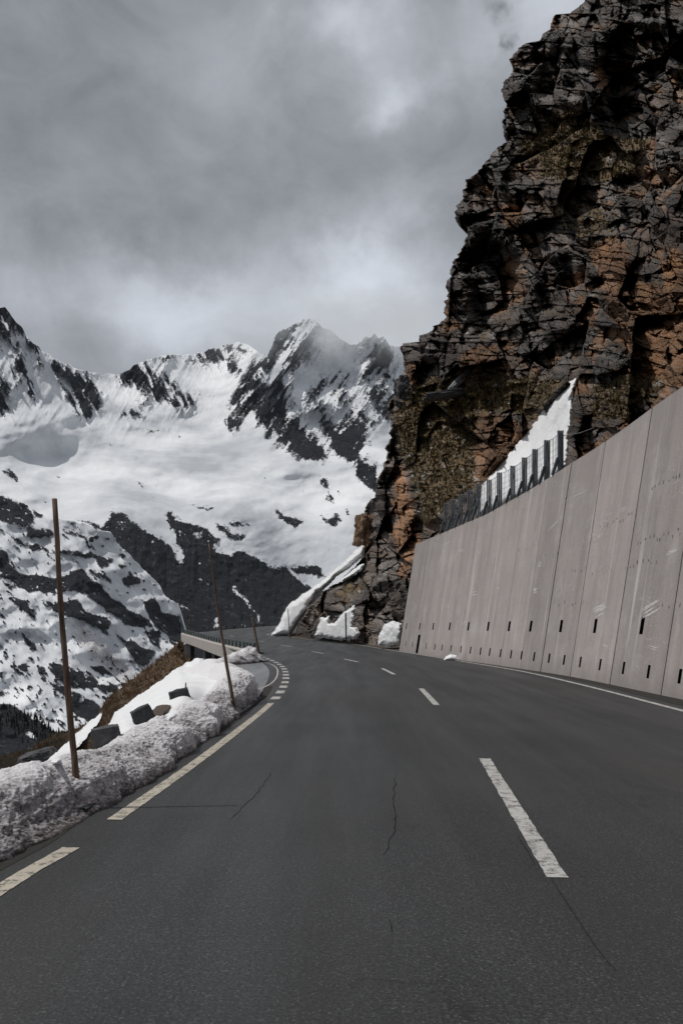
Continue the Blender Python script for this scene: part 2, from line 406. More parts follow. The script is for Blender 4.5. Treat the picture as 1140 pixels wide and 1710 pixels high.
# pair the two sides station by station
def resamp(c, marks, n):           # marks: indices for equal pairing
    out = []
    for a, b, k in zip(marks[:-1], marks[1:], n): out.append(c[np.linspace(a, b, k, endpoint=False).astype(int)])
    return np.vstack(out + [c[-1:]])
def near_idx(c, p): return int(np.argmin(((c-np.array(p))**2).sum(1)))
pairs = [((-1.96, 4.8), (6.02, 4.8)), ((-1.33, 16.3), (6.0, 16.3)), ((-2.6, 33.9), (5.1, 35)), ((-5.9, 51), (3.0, 52)), ((-12.2, 77), (-2.0, 77)), ((-16.9, 93), (-8.1, 92)), ((-14.4, 108), (-7.8, 97)), ((0, 127), (2, 105))]
mk = lambda c, k: [0] + [near_idx(c, p[k]) for p in pairs] + [len(c)-1]
ns = [30, 60, 60, 50, 60, 60, 40, 40, 20]
LL, RR = resamp(Lc, mk(Lc, 0), ns), resamp(Rc, mk(Rc, 1), ns)
W = 17
t = np.linspace(0, 1, W)[None, :, None]
dirv = (RR-LL); ln = np.linalg.norm(dirv, axis=1, keepdims=True); dirv = dirv/ln
A = LL - dirv*.55; B = RR + dirv*1.15
XY = A[:, None]*(1-t) + B[:, None]*t
P = np.dstack([XY, zr(XY[:, :, 1])])
road = gridmesh('road', P, M['asphalt'])
tag(road, 'dark asphalt mountain road curving left past the concrete wall', 'road', kind='structure')
def strip(name, curve, w, mat, parent, lift=.004, jit=0, n=None, taper=None):
    c = np.array(curve, float); d = np.gradient(c, axis=0); d /= np.linalg.norm(d, axis=1, keepdims=True)
    nrm = np.stack([d[:, 1], -d[:, 0]], 1)
    w = np.full(len(c), w) if not hasattr(w, '__len__') else np.array(w)
    k = np.arange(len(c))
    ja = (vnoise(k*.9, k*0+3.3)*jit); jb = (vnoise(k*.9, k*0+8.3)*jit)
    a = c - nrm*(w/2+ja)[:, None]; b = c + nrm*(w/2+jb)[:, None]
    PP = np.stack([a, b], 1); PP = np.dstack([PP, zr(PP[:, :, 1])+lift])
    return gridmesh(name, PP, mat, parent=parent)
def cut(c, y0, y1, n=60, after=0):
    m = [i for i in range(len(c)) if y0 <= c[i, 1] <= y1 and i >= after]
    i0, i1 = m[0], m[-1]
    tt = np.linspace(i0, i1, n); k = np.arange(len(c))
    return np.stack([np.interp(tt, k, c[:, 0]), np.interp(tt, k, c[:, 1])], 1)
# left edge line: dash, gap, long line, short block dashes, then a thin line
strip('edge_line', cut(Lc, -8, .5), .12, M['yellow'], road, jit=.004)
strip('edge_line', cut(Lc, 2.6, 5.72), .12, M['yellow'], road, jit=.004)
strip('edge_line', cut(Lc, 6.45, 16.3, 160), .12, M['yellow'], road, jit=.005)
y = 16.95
for k in range(13):
    y1 = y + .85 + .02*k
    strip('edge_dash', cut(Lc, y, y1, 6), .19, M['white'], road, jit=.004); y = y1 + .75
i93 = near_idx(Lc, (-4.1, 42))
strip('edge_line', Lc[near_idx(Lc, (-3.6, 39.5)):near_idx(Lc, (-9.2, 120))], .12, M['white'], road)
strip('edge_line', Rc[0:near_idx(Rc, (-7.8, 97))], .13, M['white'], road, jit=.003)
# centre dashes, ends given in image pixels
def gp(x, y):                       # ground point seen through an image pixel (iterates on the rise of the road)
    Y = 40.
    for _ in range(60): Y = .5*Y + .5*min((CH-float(zr(Y)))*F/max(y-HY, .5), 125)
    return ((x-CX)*Y/F, Y)
dashes = [((930, 1466), (808.5, 1267)), ((728.5, 1177.5), (703, 1150)), ((658, 1126.3), (638, 1116.3)), ((597.5, 1105.6), (575, 1100.6)), ((540, 1091.4), (521, 1088)), ((488, 1080.4), (468, 1077)), ((441, 1071.6), (433, 1070.2)), ((390, 1063), (384, 1061.4))]
for i, (a, b) in enumerate(dashes):
    a, b = np.array(gp(*a)), np.array(gp(*b)); n_ = 60 if i < 2 else 8
    tt = np.linspace(0, 1, n_)[:, None]; c = a*(1-tt)+b*tt
    strip('centre_dash', c, .125 if i < 4 else .14, M['white'], road, jit=.006 if i < 1 else .003)
for (y0, y1) in ((-9.5, -5.5),):
    c = np.stack([np.full(8, 1.15), np.linspace(y0, y1, 8)], 1); strip('centre_dash', c, .125, M['white'], road)
# cracks and tar seams in the asphalt
def crack(pts, w, mat='crack', jit=.02, name='crack', n=140, sd=0):
    g = np.array([gp(*p) for p in pts]); c = smooth_curve(g, n, 2); k = np.arange(n)
    sc = np.linalg.norm(np.gradient(c, axis=0), axis=1).mean()*n/6
    off = fbm(k*.09, k*0+sd*7.1, oct=4, seed=sd)*jit*sc
    d = np.gradient(c, axis=0); d /= np.linalg.norm(d, axis=1, keepdims=True)
    c = c + np.stack([d[:, 1], -d[:, 0]], 1)*off[:, None]
    ww = w*(.35+.65*np.abs(vnoise(k*.23, k*0+sd+.5)))*np.sin(np.pi*np.clip(k/(n-1)*.94+.03, 0, 1))**.4
    strip(name, c, ww, M[mat], road, lift=.003)
crack([(662, 1295), (655, 1330), (664, 1365), (655, 1400), (640, 1428)], .014, jit=.035, sd=1)
crack([(452, 1290), (430, 1325), (410, 1345), (388, 1368)], .010, jit=.05, sd=2)
crack([(650, 1535), (656, 1560)], .008, jit=.05, sd=3, n=50)
crack([(862, 1395), (880, 1420), (893, 1445)], .009, jit=.06, sd=4, n=70)
crack([(535, 1352), (570, 1350), (590, 1346)], .005, jit=.05, sd=5, n=60)
crack([(915, 1460), (960, 1530), (1000, 1590), (1028, 1622)], .016, 'tar', jit=.004, name='tar_seam', sd=6)
crack([(812, 1272), (860, 1350), (912, 1445)], .012, 'tar', jit=.006, name='tar_seam', sd=8)
# gritty margins either side
def margin(name, curve, off0, off1, mat, lift=.0025, zoff0=0, zoff1=0):
    c = np.array(curve); d = np.gradient(c, axis=0); d /= np.linalg.norm(d, axis=1, keepdims=True); nrm = np.stack([d[:, 1], -d[:, 0]], 1)
    k = np.arange(len(c)); wob = fbm(k*.05, k*0+off0, oct=3)*.06
    tt = np.linspace(0, 1, 5)[None, :, None]
    a = c+nrm*(off0+wob)[:, None] if hasattr(off0, '__len__') else c+nrm*(off0+wob[:, None]); b = c+nrm*off1
    XY = a[:, None]*(1-tt)+b[:, None]*tt
    return gridmesh(name, np.dstack([XY, zr(XY[:, :, 1])+lift+np.broadcast_to(zoff0+(zoff1-zoff0)*tt[:, :, 0], XY.shape[:2])]), mat)
v1 = margin('verge', Lc[near_idx(Lc, (-2.15, 0)):near_idx(Lc, (-1.42, 21))], -.22, -.75, M['gutter']); tag(v1, 'gritty dark road margin under the dirty snow bank', 'verge', kind='structure')
v2 = margin('verge', Rc[0:near_idx(Rc, (3.25, 50))], .34, 1.12, M['gutter'], zoff1=.03); tag(v2, 'gritty margin between white line and concrete wall', 'verge', kind='structure')
v3 = margin('verge', Rc[near_idx(Rc, (3.6, 47)):near_idx(Rc, (-5, 101))], .25, 3.4, M['gravel'], lift=.01, zoff1=.25); tag(v3, 'brown gravel margin at the foot of the cliff', 'verge', kind='structure')
# kerb of dark edging stones beside the snow bank
kc = cut(Lc, 6.5, 17.2, 300); d = np.gradient(kc, axis=0); d /= np.linalg.norm(d, axis=1, keepdims=True); nrm = np.stack([d[:, 1], -d[:, 0]], 1)
prof = [(-.26, 0.004), (-.262, .045), (-.30, .055), (-.45, .05)]
PP = np.stack([np.dstack([(kc+nrm*o)[:, 0], (kc+nrm*o)[:, 1], np.full(len(kc), z)])[0] for o, z in prof], 1)
PP[:, 1:, 2] += (fbm(np.arange(300)*.13, np.arange(300)*0.+2, oct=3)*.015)[:, None]
kb = gridmesh('kerb', PP, M['stone'], smooth=False); tag(kb, 'low dark kerb at the foot of the snow bank', 'kerb', kind='structure')
# lay-by of wet asphalt beyond the near snow bank
lay = [(-1.72, 17.2), (-1.95, 22), (-2.3, 27), (-2.75, 31), (-3.3, 34.5), (-3.9, 37.6)]
layo = [(-2.6, 17.6), (-3.6, 22.5), (-4.6, 27.5), (-5.3, 31), (-5.9, 34), (-6.2, 37.5)]
a_, b_ = smooth_curve(lay, 40), smooth_curve(layo, 40); tt = np.linspace(0, 1, 10)[None, :, None]
XY = a_[:, None]*(1-tt)+b_[:, None]*tt
lb = gridmesh('layby', np.dstack([XY, np.full(XY.shape[:2], .004)]), M['wet']); tag(lb, 'wet grey-blue lay-by surface between the two snow heaps', 'lay-by', kind='structure')
q = [(-2.0, 19), (-1.78, 21.5), (-1.9, 25), (-2.2, 29), (-2.65, 32.3), (-3.1, 34.0), (-3.9, 34.6)]
strip('kerb_line', smooth_curve(q, 50), .045, M['conc'], lb, lift=.009)

# ------------------------------------------------------------------ mountains
def sheet(name, xs, ytop, ybot, nrow, Dfn, mat, polys, white=(), attr_fn=None, relief=None, warp=3.0, rockbias=None, br=3, power=1.0):
    nx = len(xs); v = np.linspace(0, 1, nrow)[:, None]**power
    yt = ytop(xs)[None, :]; yb = ybot(xs)[None, :]
    Yp = yt + (yb-yt)*v; Xp = np.broadcast_to(xs[None, :], Yp.shape)
    wx = Xp + fbm(Xp/22, Yp/22, oct=4, seed=5)*warp*1.4; wy = Yp + fbm(Xp/22, Yp/22, oct=4, seed=9)*warp*1.4
    m = np.zeros(Xp.shape)
    for p in polys: m = np.maximum(m, inpoly(wx, wy, p).astype(float))
    for p in white: m = np.where(inpoly(wx, wy, p), 0, m)
    m = np.clip(1.12*(.5*blur(m, 1)+.5*blur(m, br)), 0, 1)
    if rockbias is not None: m = m + rockbias(Xp, Yp, m)
    D = Dfn(Xp, Yp)
    if relief is not None: D = D*(1+relief(Xp, Yp, m))
    X, Y, Z = at(Xp, Yp, D)
    att = {'rock': m, 'dirt': np.zeros(Xp.shape)}
    if attr_fn: att.update(attr_fn(Xp, Yp, m))
    return np.dstack([X, Y, Z]), att
def cv(pts, ox, oy, s): return [(ox+x/s, oy+y/s) for x, y in pts]
sil = np.array([(-420, 470), (-260, 520), (-150, 470), (-60, 500), (-15, 520), (0, 512), (10, 514), (18, 525), (28, 538), (38, 548), (44, 560), (60, 577), (75, 588), (95, 600), (125, 614), (145, 620), (175, 625), (200, 626), (212, 618), (235, 607), (252, 598), (275, 594), (300, 592), (335, 590), (347, 583), (365, 579), (385, 574), (400, 573), (420, 578), (436, 590), (447, 592), (452, 578), (461, 557), (470, 552), (480, 546), (492, 541), (503, 536), (512, 530), (524, 533), (536, 545), (552, 551), (568, 566), (584, 575), (598, 574), (610, 563), (618, 564), (625, 556), (632, 564), (640, 563), (650, 574), (665, 580), (690, 592), (740, 600), (820, 560), (1000, 600)])
A_ = lambda p: cv(p, 0, 500, 3.257)
B_ = lambda p: cv(p, 330, 500, 3.257)
D_ = lambda p: cv(p, 250, 780, 3.0)
C_ = lambda p: cv(p, 0, 800, 3.4545)
E_ = lambda p: cv(p, 0, 1050, 3.4545)
rp = [A_([(-60, 80), (0, 40), (30, 55), (60, 80), (120, 150), (150, 205), (110, 200), (60, 200), (20, 230), (-60, 225)]),
      A_([(75, 300), (110, 330), (150, 390), (130, 430), (95, 400)]), A_([(85, 380), (140, 450), (205, 520), (165, 525), (140, 470), (100, 420)]),
      A_([(-80, 420), (0, 420), (40, 480), (40, 515), (-80, 510)]), A_([(-90, 570), (50, 575), (50, 615), (-90, 600)]), A_([(190, 320), (230, 345), (255, 380), (210, 365)]),
      A_([(160, 205), (200, 235), (245, 280), (240, 288), (190, 245)]), A_([(60, 455), (100, 460), (95, 475)]),
      A_([(280, 320), (340, 360), (400, 430), (440, 480), (490, 560), (495, 600), (450, 590), (400, 500), (350, 430), (300, 380)]),
      A_([(350, 480), (420, 530), (500, 600), (510, 660), (460, 640), (440, 590), (390, 540)]), A_([(420, 385), (460, 410), (520, 500), (555, 570), (500, 540), (450, 460)]),
      A_([(665, 405), (720, 380), (770, 370), (810, 410), (850, 480), (870, 520), (850, 550), (825, 530), (820, 480), (780, 430), (740, 450), (690, 425)]),
      A_([(860, 400), (900, 440), (935, 490), (920, 505), (880, 460)]), A_([(905, 425), (940, 440), (965, 485), (945, 490)]), A_([(910, 530), (980, 570), (975, 590), (920, 575)]),
      A_([(960, 500), (1000, 520), (1060, 560), (1040, 575), (1000, 550)]), A_([(655, 625), (700, 605), (750, 608), (785, 630), (760, 645), (720, 625)]),
      A_([(775, 512), (800, 510), (795, 530)]), A_([(720, 843), (765, 850), (755, 864)]), A_([(785, 712), (800, 700), (860, 712), (930, 705), (925, 712), (860, 720)]),
      A_([(960, 725), (990, 745), (985, 752)]), A_([(990, 330), (1080, 335), (1080, 345), (1000, 340)]), A_([(870, 330), (930, 315), (935, 325), (880, 345)]),
      A_([(10, 935), (70, 930), (105, 985), (85, 1000), (60, 960), (15, 950)]), A_([(110, 1025), (165, 1035), (150, 1048)]), A_([(312, 965), (340, 985), (322, 988)]), A_([(230, 1090), (275, 1110), (270, 1118)]),
      A_([(735, 990), (755, 990), (772, 1025), (760, 1028)]), A_([(1040, 922), (1055, 945), (1045, 946)]), A_([(600, 775), (622, 785), (610, 790)]), A_([(830, 1060), (845, 1075), (832, 1082)]), A_([(848, 1020), (862, 1028), (850, 1033)]), A_([(410, 1085), (432, 1098), (418, 1098)]),
      A_([(1100, 280), (1140, 275), (1200, 290), (1240, 320), (1220, 330), (1150, 310), (1105, 305)]),
      B_([(20, 280), (90, 265), (130, 330), (90, 340), (60, 310)]), B_([(140, 340), (180, 360), (230, 375), (210, 390), (160, 380)]), B_([(110, 255), (160, 245), (260, 275), (300, 285), (290, 290), (200, 275)]),
      B_([(435, 185), (500, 150), (565, 120), (560, 140), (480, 180), (440, 215), (465, 250), (440, 300), (415, 330), (400, 400), (350, 470), (330, 520), (370, 510), (410, 450), (460, 400), (480, 470), (470, 560), (480, 630), (560, 700), (640, 790), (700, 850), (680, 875), (600, 870), (530, 830), (530, 800), (460, 750), (400, 700), (360, 700), (345, 660), (355, 600), (320, 660), (305, 650), (320, 600), (260, 600), (240, 570), (190, 570), (190, 540), (240, 510), (260, 450), (330, 370), (390, 310), (410, 240)]),
      B_([(470, 395), (520, 310), (560, 270), (600, 215), (640, 170), (672, 140), (662, 180), (610, 245), (605, 310), (560, 340), (500, 390)]), B_([(520, 260), (545, 205), (550, 215), (530, 270)]),
      B_([(590, 560), (610, 530), (650, 480), (680, 440), (720, 400), (700, 450), (665, 500), (665, 545), (690, 580), (680, 640), (720, 700), (770, 740), (830, 660), (900, 660), (900, 700), (850, 780), (855, 890), (830, 890), (800, 860), (770, 850), (740, 790), (700, 740), (670, 640), (655, 580), (650, 520), (610, 585)]),
      B_([(740, 520), (780, 440), (830, 390), (800, 500), (790, 590), (770, 550)]), B_([(980, 230), (1030, 270), (1060, 300), (1040, 350), (1000, 380), (940, 360), (960, 290)]), B_([(915, 350), (950, 340), (920, 460), (910, 420)]),
      B_([(910, 215), (935, 210), (930, 245), (912, 240)]), B_([(885, 250), (900, 255), (885, 280)]), B_([(850, 320), (870, 300), (830, 370)]), B_([(1000, 400), (1070, 430), (1060, 440), (1000, 415)]),
      B_([(920, 510), (980, 490), (1080, 510), (1095, 550), (1020, 570), (960, 550)]), B_([(890, 730), (930, 720), (890, 800), (870, 880), (970, 910), (990, 1060), (920, 1010), (870, 950), (855, 890), (870, 780)]),
      B_([(990, 580), (1050, 580), (1040, 650), (990, 620)]), B_([(820, 620), (860, 540), (835, 630)]), B_([(870, 610), (950, 640), (940, 668), (890, 660)]), B_([(135, 660), (180, 645), (250, 680), (200, 705), (150, 690)]), B_([(100, 650), (130, 652), (120, 660)]),
      B_([(460, 815), (480, 820), (470, 832)]), B_([(345, 962), (370, 965), (375, 975)]), B_([(435, 820), (445, 822), (440, 830)]),
      D_([(850, 70), (890, 60), (905, 100), (870, 90)]), D_([(860, 150), (880, 155), (890, 120), (925, 185), (890, 180)]), D_([(935, 105), (955, 125), (945, 140)]), D_([(555, 45), (580, 45), (590, 55)]), D_([(765, 115), (780, 125), (775, 130)]),
      [(186, 862), (195, 856), (205, 855), (215, 868), (232, 880), (250, 893), (270, 905), (283, 917), (298, 943), (309, 943), (308, 927), (293, 903), (288, 883), (282, 877), (284, 852), (290, 850), (293, 868), (313, 877), (337, 883), (360, 897), (370, 895), (353, 908), (362, 920), (387, 927), (390, 920), (433, 934), (453, 947), (477, 947), (483, 960), (503, 975), (520, 984), (560, 990), (620, 1100), (100, 1130), (150, 900)],
      D_([(695, 500), (760, 492), (850, 512), (870, 565), (840, 555), (780, 535), (720, 530)]), D_([(328, 272), (370, 300), (420, 330), (485, 348), (470, 364), (400, 352), (350, 318)]), D_([(380, 272), (450, 268), (505, 302), (440, 285)]),
      D_([(625, 205), (690, 240), (780, 265), (752, 285), (745, 300), (700, 290), (650, 250)]), D_([(858, 228), (890, 265), (905, 250), (935, 218), (965, 272), (920, 287), (870, 265)]), D_([(985, 208), (1005, 210), (1008, 240), (990, 225)]),
      D_([(175, 190), (240, 195), (335, 205), (310, 217), (240, 205)]), D_([(95, 215), (110, 212), (125, 270), (105, 320), (90, 290)]), C_([(410, 215), (500, 235), (570, 260), (640, 300), (640, 315), (560, 275), (470, 235)]), C_([(630, 200), (660, 195), (670, 290), (640, 310)]),
      ]
wp = [D_([(205, 335), (255, 330), (262, 350), (250, 375), (220, 360)]), D_([(230, 405), (275, 425), (240, 412)]), D_([(240, 470), (270, 495), (262, 510), (245, 495)]), D_([(240, 545), (265, 545), (262, 565), (245, 562)]), D_([(270, 555), (305, 565), (300, 585), (285, 575)]),
      D_([(395, 582), (430, 595), (480, 640), (520, 690), (548, 740), (540, 742), (500, 690), (450, 640), (400, 590)]), D_([(545, 735), (565, 750), (560, 790), (530, 780), (540, 755)]), D_([(478, 738), (515, 750), (512, 762), (480, 745)]),
      D_([(312, 745), (355, 740), (350, 800), (320, 795)]), D_([(150, 685), (200, 705), (190, 725), (155, 705)]), D_([(210, 770), (240, 770), (235, 785)]), D_([(390, 500), (410, 515), (405, 525)]), D_([(535, 565), (550, 568), (545, 578)]), D_([(370, 745), (395, 770), (380, 775)]), D_([(455, 785), (485, 780), (485, 800), (460, 800)]),
      C_([(690, 240), (712, 250), (718, 290), (690, 290)])]
xs = np.concatenate([np.arange(-420, -20, 6.), np.arange(-20, 700, 1.35), np.arange(700, 1000, 8.)])
DR = RBF([(-420, 480, 3500), (-420, 900, 2000), (0, 512, 3300), (-100, 640, 2900), (50, 640, 3000), (120, 700, 3050), (180, 625, 3900), (200, 680, 3500), (260, 598, 4100), (390, 575, 4900), (330, 660, 3900), (250, 760, 3000), (100, 800, 2620),
          (0, 850, 2200), (200, 858, 2250), (250, 900, 2170), (400, 900, 2300), (300, 960, 2080), (500, 980, 2250), (300, 1060, 1800), (500, 1060, 1900), (100, 1060, 1600), (400, 760, 3100), (400, 830, 2550), (505, 537, 3900), (440, 620, 3700), (410, 670, 3600), (545, 765, 3150),
          (560, 680, 3620), (575, 590, 4050), (627, 560, 3950), (600, 700, 3450), (470, 560, 4000), (620, 800, 2900), (560, 860, 2600), (690, 620, 4200), (700, 900, 2500), (900, 600, 4400), (900, 1000, 2200), (1000, 1100, 2000)], lam=1e-5)
def rel_range(x, y, m):
    hi = sstep(760, 640, y)*(.22+.78*np.clip(m*1.5, 0, 1)) + .012
    g = ridged((x*.85+y*.5)/24, (y*.8-x*.45)/70, oct=6, seed=3, gain=.60)*.040*hi     # gullies running down to the right
    soft = fbm(x/120+y/300, y/55, oct=3, seed=21, gain=.45)*.026*sstep(620, 700, y)*sstep(900, 820, y)
    soft2 = fbm((x+y)/34, (y-x*.3)/22, oct=3, seed=25)*.0028*sstep(620, 700, y)
    band = ridged(x/11, y/60, oct=4, seed=8)*.006*sstep(.3, .8, m)*sstep(830, 880, y)
    return -g + soft + soft2 + fbm(x/9, y/9, oct=4, seed=31)*.0035*(.08+m) - band
def bias_range(x, y, m):
    up = sstep(800, 740, y)
    fl = np.clip(blur(m, 5)*1.6, 0, 1)                          # the neighbourhood of the rock faces
    lean = np.where(x > 380, .75, -.45)
    n1 = fbm((x+y*lean)/6, (y-x*lean)/30, oct=5, seed=41, gain=.6)
    n2 = fbm(x/4, y/4, oct=4, seed=47, gain=.65)
    edge = np.clip(m*(1-m)*4, 0, 1)
    streak = sstep(-.10, .28, n1)*np.clip(blur(m, 9)*2.2, 0, 1)*(1-m)*up*.95                # rock ribs showing through near the faces
    cover = sstep(.10, .45, -n1+n2*.4)*m*up*.85*sstep(790, 640, y)                 # snow caught on the faces
    low = sstep(.34, .7, n2)*m*.6*(1-up)*sstep(960, 880, y)
    return streak - cover - low + n2*.45*edge
P_, at_ = sheet('m', xs, lambda x: np.interp(x, sil[:, 0], sil[:, 1]) + fbm(x/9, x*0, oct=4, seed=2)*2.2, lambda x: np.full(x.shape, 1130.), 420, DR, None, rp, wp, relief=rel_range, rockbias=bias_range, br=6)
# the far side of the range, falling away behind the crest
back = P_[:1].copy(); b1 = back.copy(); b1[..., 1] += 900; b1[..., 2] -= 500
P_ = np.vstack([b1, P_]); at_ = {k: np.vstack([v[:1], v]) for k, v in at_.items()}
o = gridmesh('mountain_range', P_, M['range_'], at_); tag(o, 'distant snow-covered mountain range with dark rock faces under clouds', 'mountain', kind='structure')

# nearer spur on the left
silL = np.array([(-420, 700), (-150, 780), (0, 828), (20, 832), (38, 838), (58, 852), (78, 866), (116, 869), (150, 877), (185, 889), (197, 907), (217, 927), (235, 945), (255, 965), (268, 980), (278, 997), (298, 1008), (302, 1030), (303, 1060), (330, 1120), (380, 1230), (460, 1330)])
sp = [C_([(-300, 60), (0, 100), (130, 140), (180, 180), (200, 230), (140, 270), (50, 250), (0, 230), (-300, 200)]), C_([(150, 280), (310, 290), (320, 330), (220, 345), (150, 320)]), C_([(190, 175), (270, 210), (240, 220), (190, 200)]),
      C_([(40, 310), (140, 360), (280, 400), (330, 410), (570, 440), (560, 460), (440, 450), (330, 430), (200, 410), (90, 365)]), C_([(345, 280), (430, 310), (520, 350), (545, 415), (510, 400), (480, 350), (400, 325)]), C_([(510, 350), (560, 308), (585, 340), (530, 365)]),
      C_([(-300, 380), (0, 400), (40, 420), (70, 500), (120, 550), (230, 550), (350, 565), (430, 535), (480, 520), (520, 570), (600, 620), (640, 680), (740, 750), (820, 790), (880, 840), (800, 850), (720, 830), (600, 740), (480, 670), (380, 640), (330, 660), (200, 640), (120, 630), (60, 570), (0, 560), (-300, 560)]),
      C_([(220, 690), (330, 720), (450, 700), (490, 760), (640, 820), (630, 890), (560, 870), (490, 810), (390, 790), (300, 760)]), C_([(550, 480), (580, 440), (670, 460), (640, 490), (580, 510)]), C_([(680, 430), (750, 440), (720, 465)]), C_([(660, 490), (750, 510), (700, 530)]),
      C_([(695, 575), (760, 545), (850, 600), (780, 600), (740, 620), (700, 600)]), C_([(505, 510), (600, 540), (640, 605), (590, 570), (520, 530)]), C_([(660, 630), (700, 660), (690, 675)]),
      C_([(870, 690), (925, 720), (930, 770), (1060, 820), (1060, 1000), (990, 930), (960, 910), (900, 850), (860, 790), (820, 720)]), C_([(650, 840), (700, 920), (800, 960), (900, 990), (880, 1040), (830, 1090), (780, 1050), (740, 1000), (700, 940)]), C_([(800, 670), (815, 690), (800, 695)]), C_([(840, 620), (855, 640), (845, 645)]),
      C_([(30, 655), (130, 700), (210, 790), (180, 800), (110, 730)]), C_([(125, 890), (170, 920), (230, 1000), (190, 990), (140, 930)]), C_([(20, 600), (90, 610), (100, 635), (50, 630)]), C_([(840, 880), (920, 880), (930, 960), (860, 930)]),
      E_([(90, 215), (140, 205), (180, 240), (120, 235)]), E_([(210, 212), (255, 212), (268, 248), (220, 245)]), E_([(232, 270), (268, 272), (265, 305), (235, 295)]), E_([(272, 200), (330, 195), (390, 215), (500, 260), (620, 330), (700, 310), (640, 370), (560, 350), (440, 340), (350, 290), (300, 240)]),
      E_([(520, 210), (600, 220), (655, 280), (560, 250)]), E_([(290, 300), (380, 340), (380, 400), (300, 390), (320, 350)]), E_([(685, 310), (740, 300), (720, 345)]), E_([(430, 360), (480, 380), (560, 420), (620, 480), (540, 540), (440, 500), (380, 430)]), E_([(160, 180), (190, 190), (185, 205)]), E_([(62, 170), (82, 175), (75, 195)]),
      E_([(0, 230), (22, 235), (20, 280), (0, 285)]), E_([(0, 300), (15, 300), (10, 330)]), E_([(30, 290), (45, 300), (38, 325)]), E_([(0, 350), (30, 352), (28, 378), (0, 375)]),
      E_([(-400, 400), (0, 405), (12, 440), (60, 425), (110, 470), (160, 510), (250, 540), (330, 600), (400, 590), (700, 560), (700, 1100), (-400, 1100)])]
sw = [E_([(150, 520), (175, 560), (180, 590), (215, 620), (255, 640), (235, 655), (160, 625), (150, 605), (175, 590)]), E_([(440, 400), (470, 395), (500, 425), (460, 415)]), E_([(150, 655), (180, 665), (170, 672)]), E_([(0, 430), (12, 450), (0, 480)])]
xsL = np.concatenate([np.arange(-420, -20, 6.), np.arange(-20, 345, .95), np.arange(345, 460, 5.)])
DL = RBF([(-420, 700, 1500), (-420, 1300, 600), (0, 828, 1300), (100, 868, 1300), (185, 889, 1350), (240, 950, 1380), (300, 1010, 1420), (300, 1070, 1300), (0, 950, 1080), (150, 980, 1120), (0, 1050, 900), (120, 1050, 980), (220, 1090, 1080), (0, 1180, 700), (150, 1150, 860), (0, 1260, 560), (200, 1200, 800), (330, 1120, 1250), (440, 1330, 800), (0, 1330, 470)], lam=1e-5)
def rel_spur(x, y, m):
    g = ridged((x*.75+y*.6)/30, (y*.75-x*.6)/14, oct=5, seed=13, gain=.5)*.0045
    return -g + fbm(x/60, y/40, oct=3, seed=14)*.030 + fbm(x/7, y/7, oct=4, seed=17)*.003*(.10+m) - .007*sstep(.2, .8, m)
def bias_spur(x, y, m):
    edge = np.clip(m*(1-m)*4, 0, 1)
    sp1 = fbm((x*.8+y*.6)/9, (y*.8-x*.6)/4.2, oct=4, seed=51)
    sparse = sstep(1080, 1120, y)*sstep(.50, .66, sp1)*.9
    left = sstep(60, 0, x)*sstep(.5, .7, sp1)*.8*sstep(940, 1000, y)
    specks = sstep(.80, .90, sp1)*.8
    return np.maximum(np.maximum(sparse, left), specks)*(1-m) + sp1*.4*edge - .9*m*(sp1 < -.62)*(y < 1170)
def at_spur(x, y, m):
    a = sstep(30, 8, np.abs((y-1040) - (x-130)*.95 - 12))*sstep(100, 140, x)*sstep(240, 200, x)*sstep(1020, 1050, y)
    return {'dirt': np.clip(a*.8 + .25*sstep(.2, .6, fbm((x+y)/40, (y-x)/6, oct=3, seed=61)), 0, 1)}
P_, at_ = sheet('s', xsL, lambda x: np.interp(x, silL[:, 0], silL[:, 1]) + fbm(x/7, x*0, oct=4, seed=4)*2.0, lambda x: np.full(x.shape, 1420.), 420, DL, None, sp, sw, attr_fn=at_spur, relief=rel_spur, rockbias=bias_spur, br=5, warp=2.6)
b1 = P_[:1].copy(); b1[..., 1] += 250; b1[..., 2] -= 160
P_ = np.vstack([b1, P_]); at_ = {k: np.vstack([v[:1], v]) for k, v in at_.items()}
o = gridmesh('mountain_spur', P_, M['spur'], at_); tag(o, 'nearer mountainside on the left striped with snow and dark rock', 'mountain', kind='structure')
# valley floor out to the horizon, far below
g = np.array([[(-9000, -3000, -420), (9000, -3000, -420)], [(-9000, 12000, -420), (9000, 12000, -420)]], float)
o = gridmesh('valley_floor', g, M['tree']); tag(o, 'dark valley floor far below the road', 'valley', kind='structure')
# conifer forest on the lower left flank
mb = MB()
for k in range(420):
    px = R.uniform(-60, 132); top = np.interp(px, [-60, 20, 60, 75, 90, 132], [1172, 1180, 1192, 1204, 1216, 1236])
    py = top + abs(R.gauss(0, 22)) + 3
    D0 = float(DL(px, py))*(1 + 0) - 12
    x0, y0, z0 = [float(v) for v in at(px, py, D0)]
    h = R.uniform(3.5, 6.5)*D0/700; r = h*R.uniform(.16, .22)
    for j in range(3):
        zb = z0 - 1 + h*(.08 + .28*j); zt = zb + h*.42; rr = r*(1-.27*j); n_ = 6; a0 = R.random()*6
        vs = [(x0+rr*math.cos(a0+i*6.283/n_)*(.8+.4*R.random()), y0+rr*math.sin(a0+i*6.283/n_), zb) for i in range(n_)] + [(x0, y0, zt)]
        mb.add(vs, [(i, (i+1) % n_, n_) for i in range(n_)])
o = mb.build('forest', M['tree']); tag(o, 'dark conifer forest on the lower valley side', 'forest', kind='stuff')

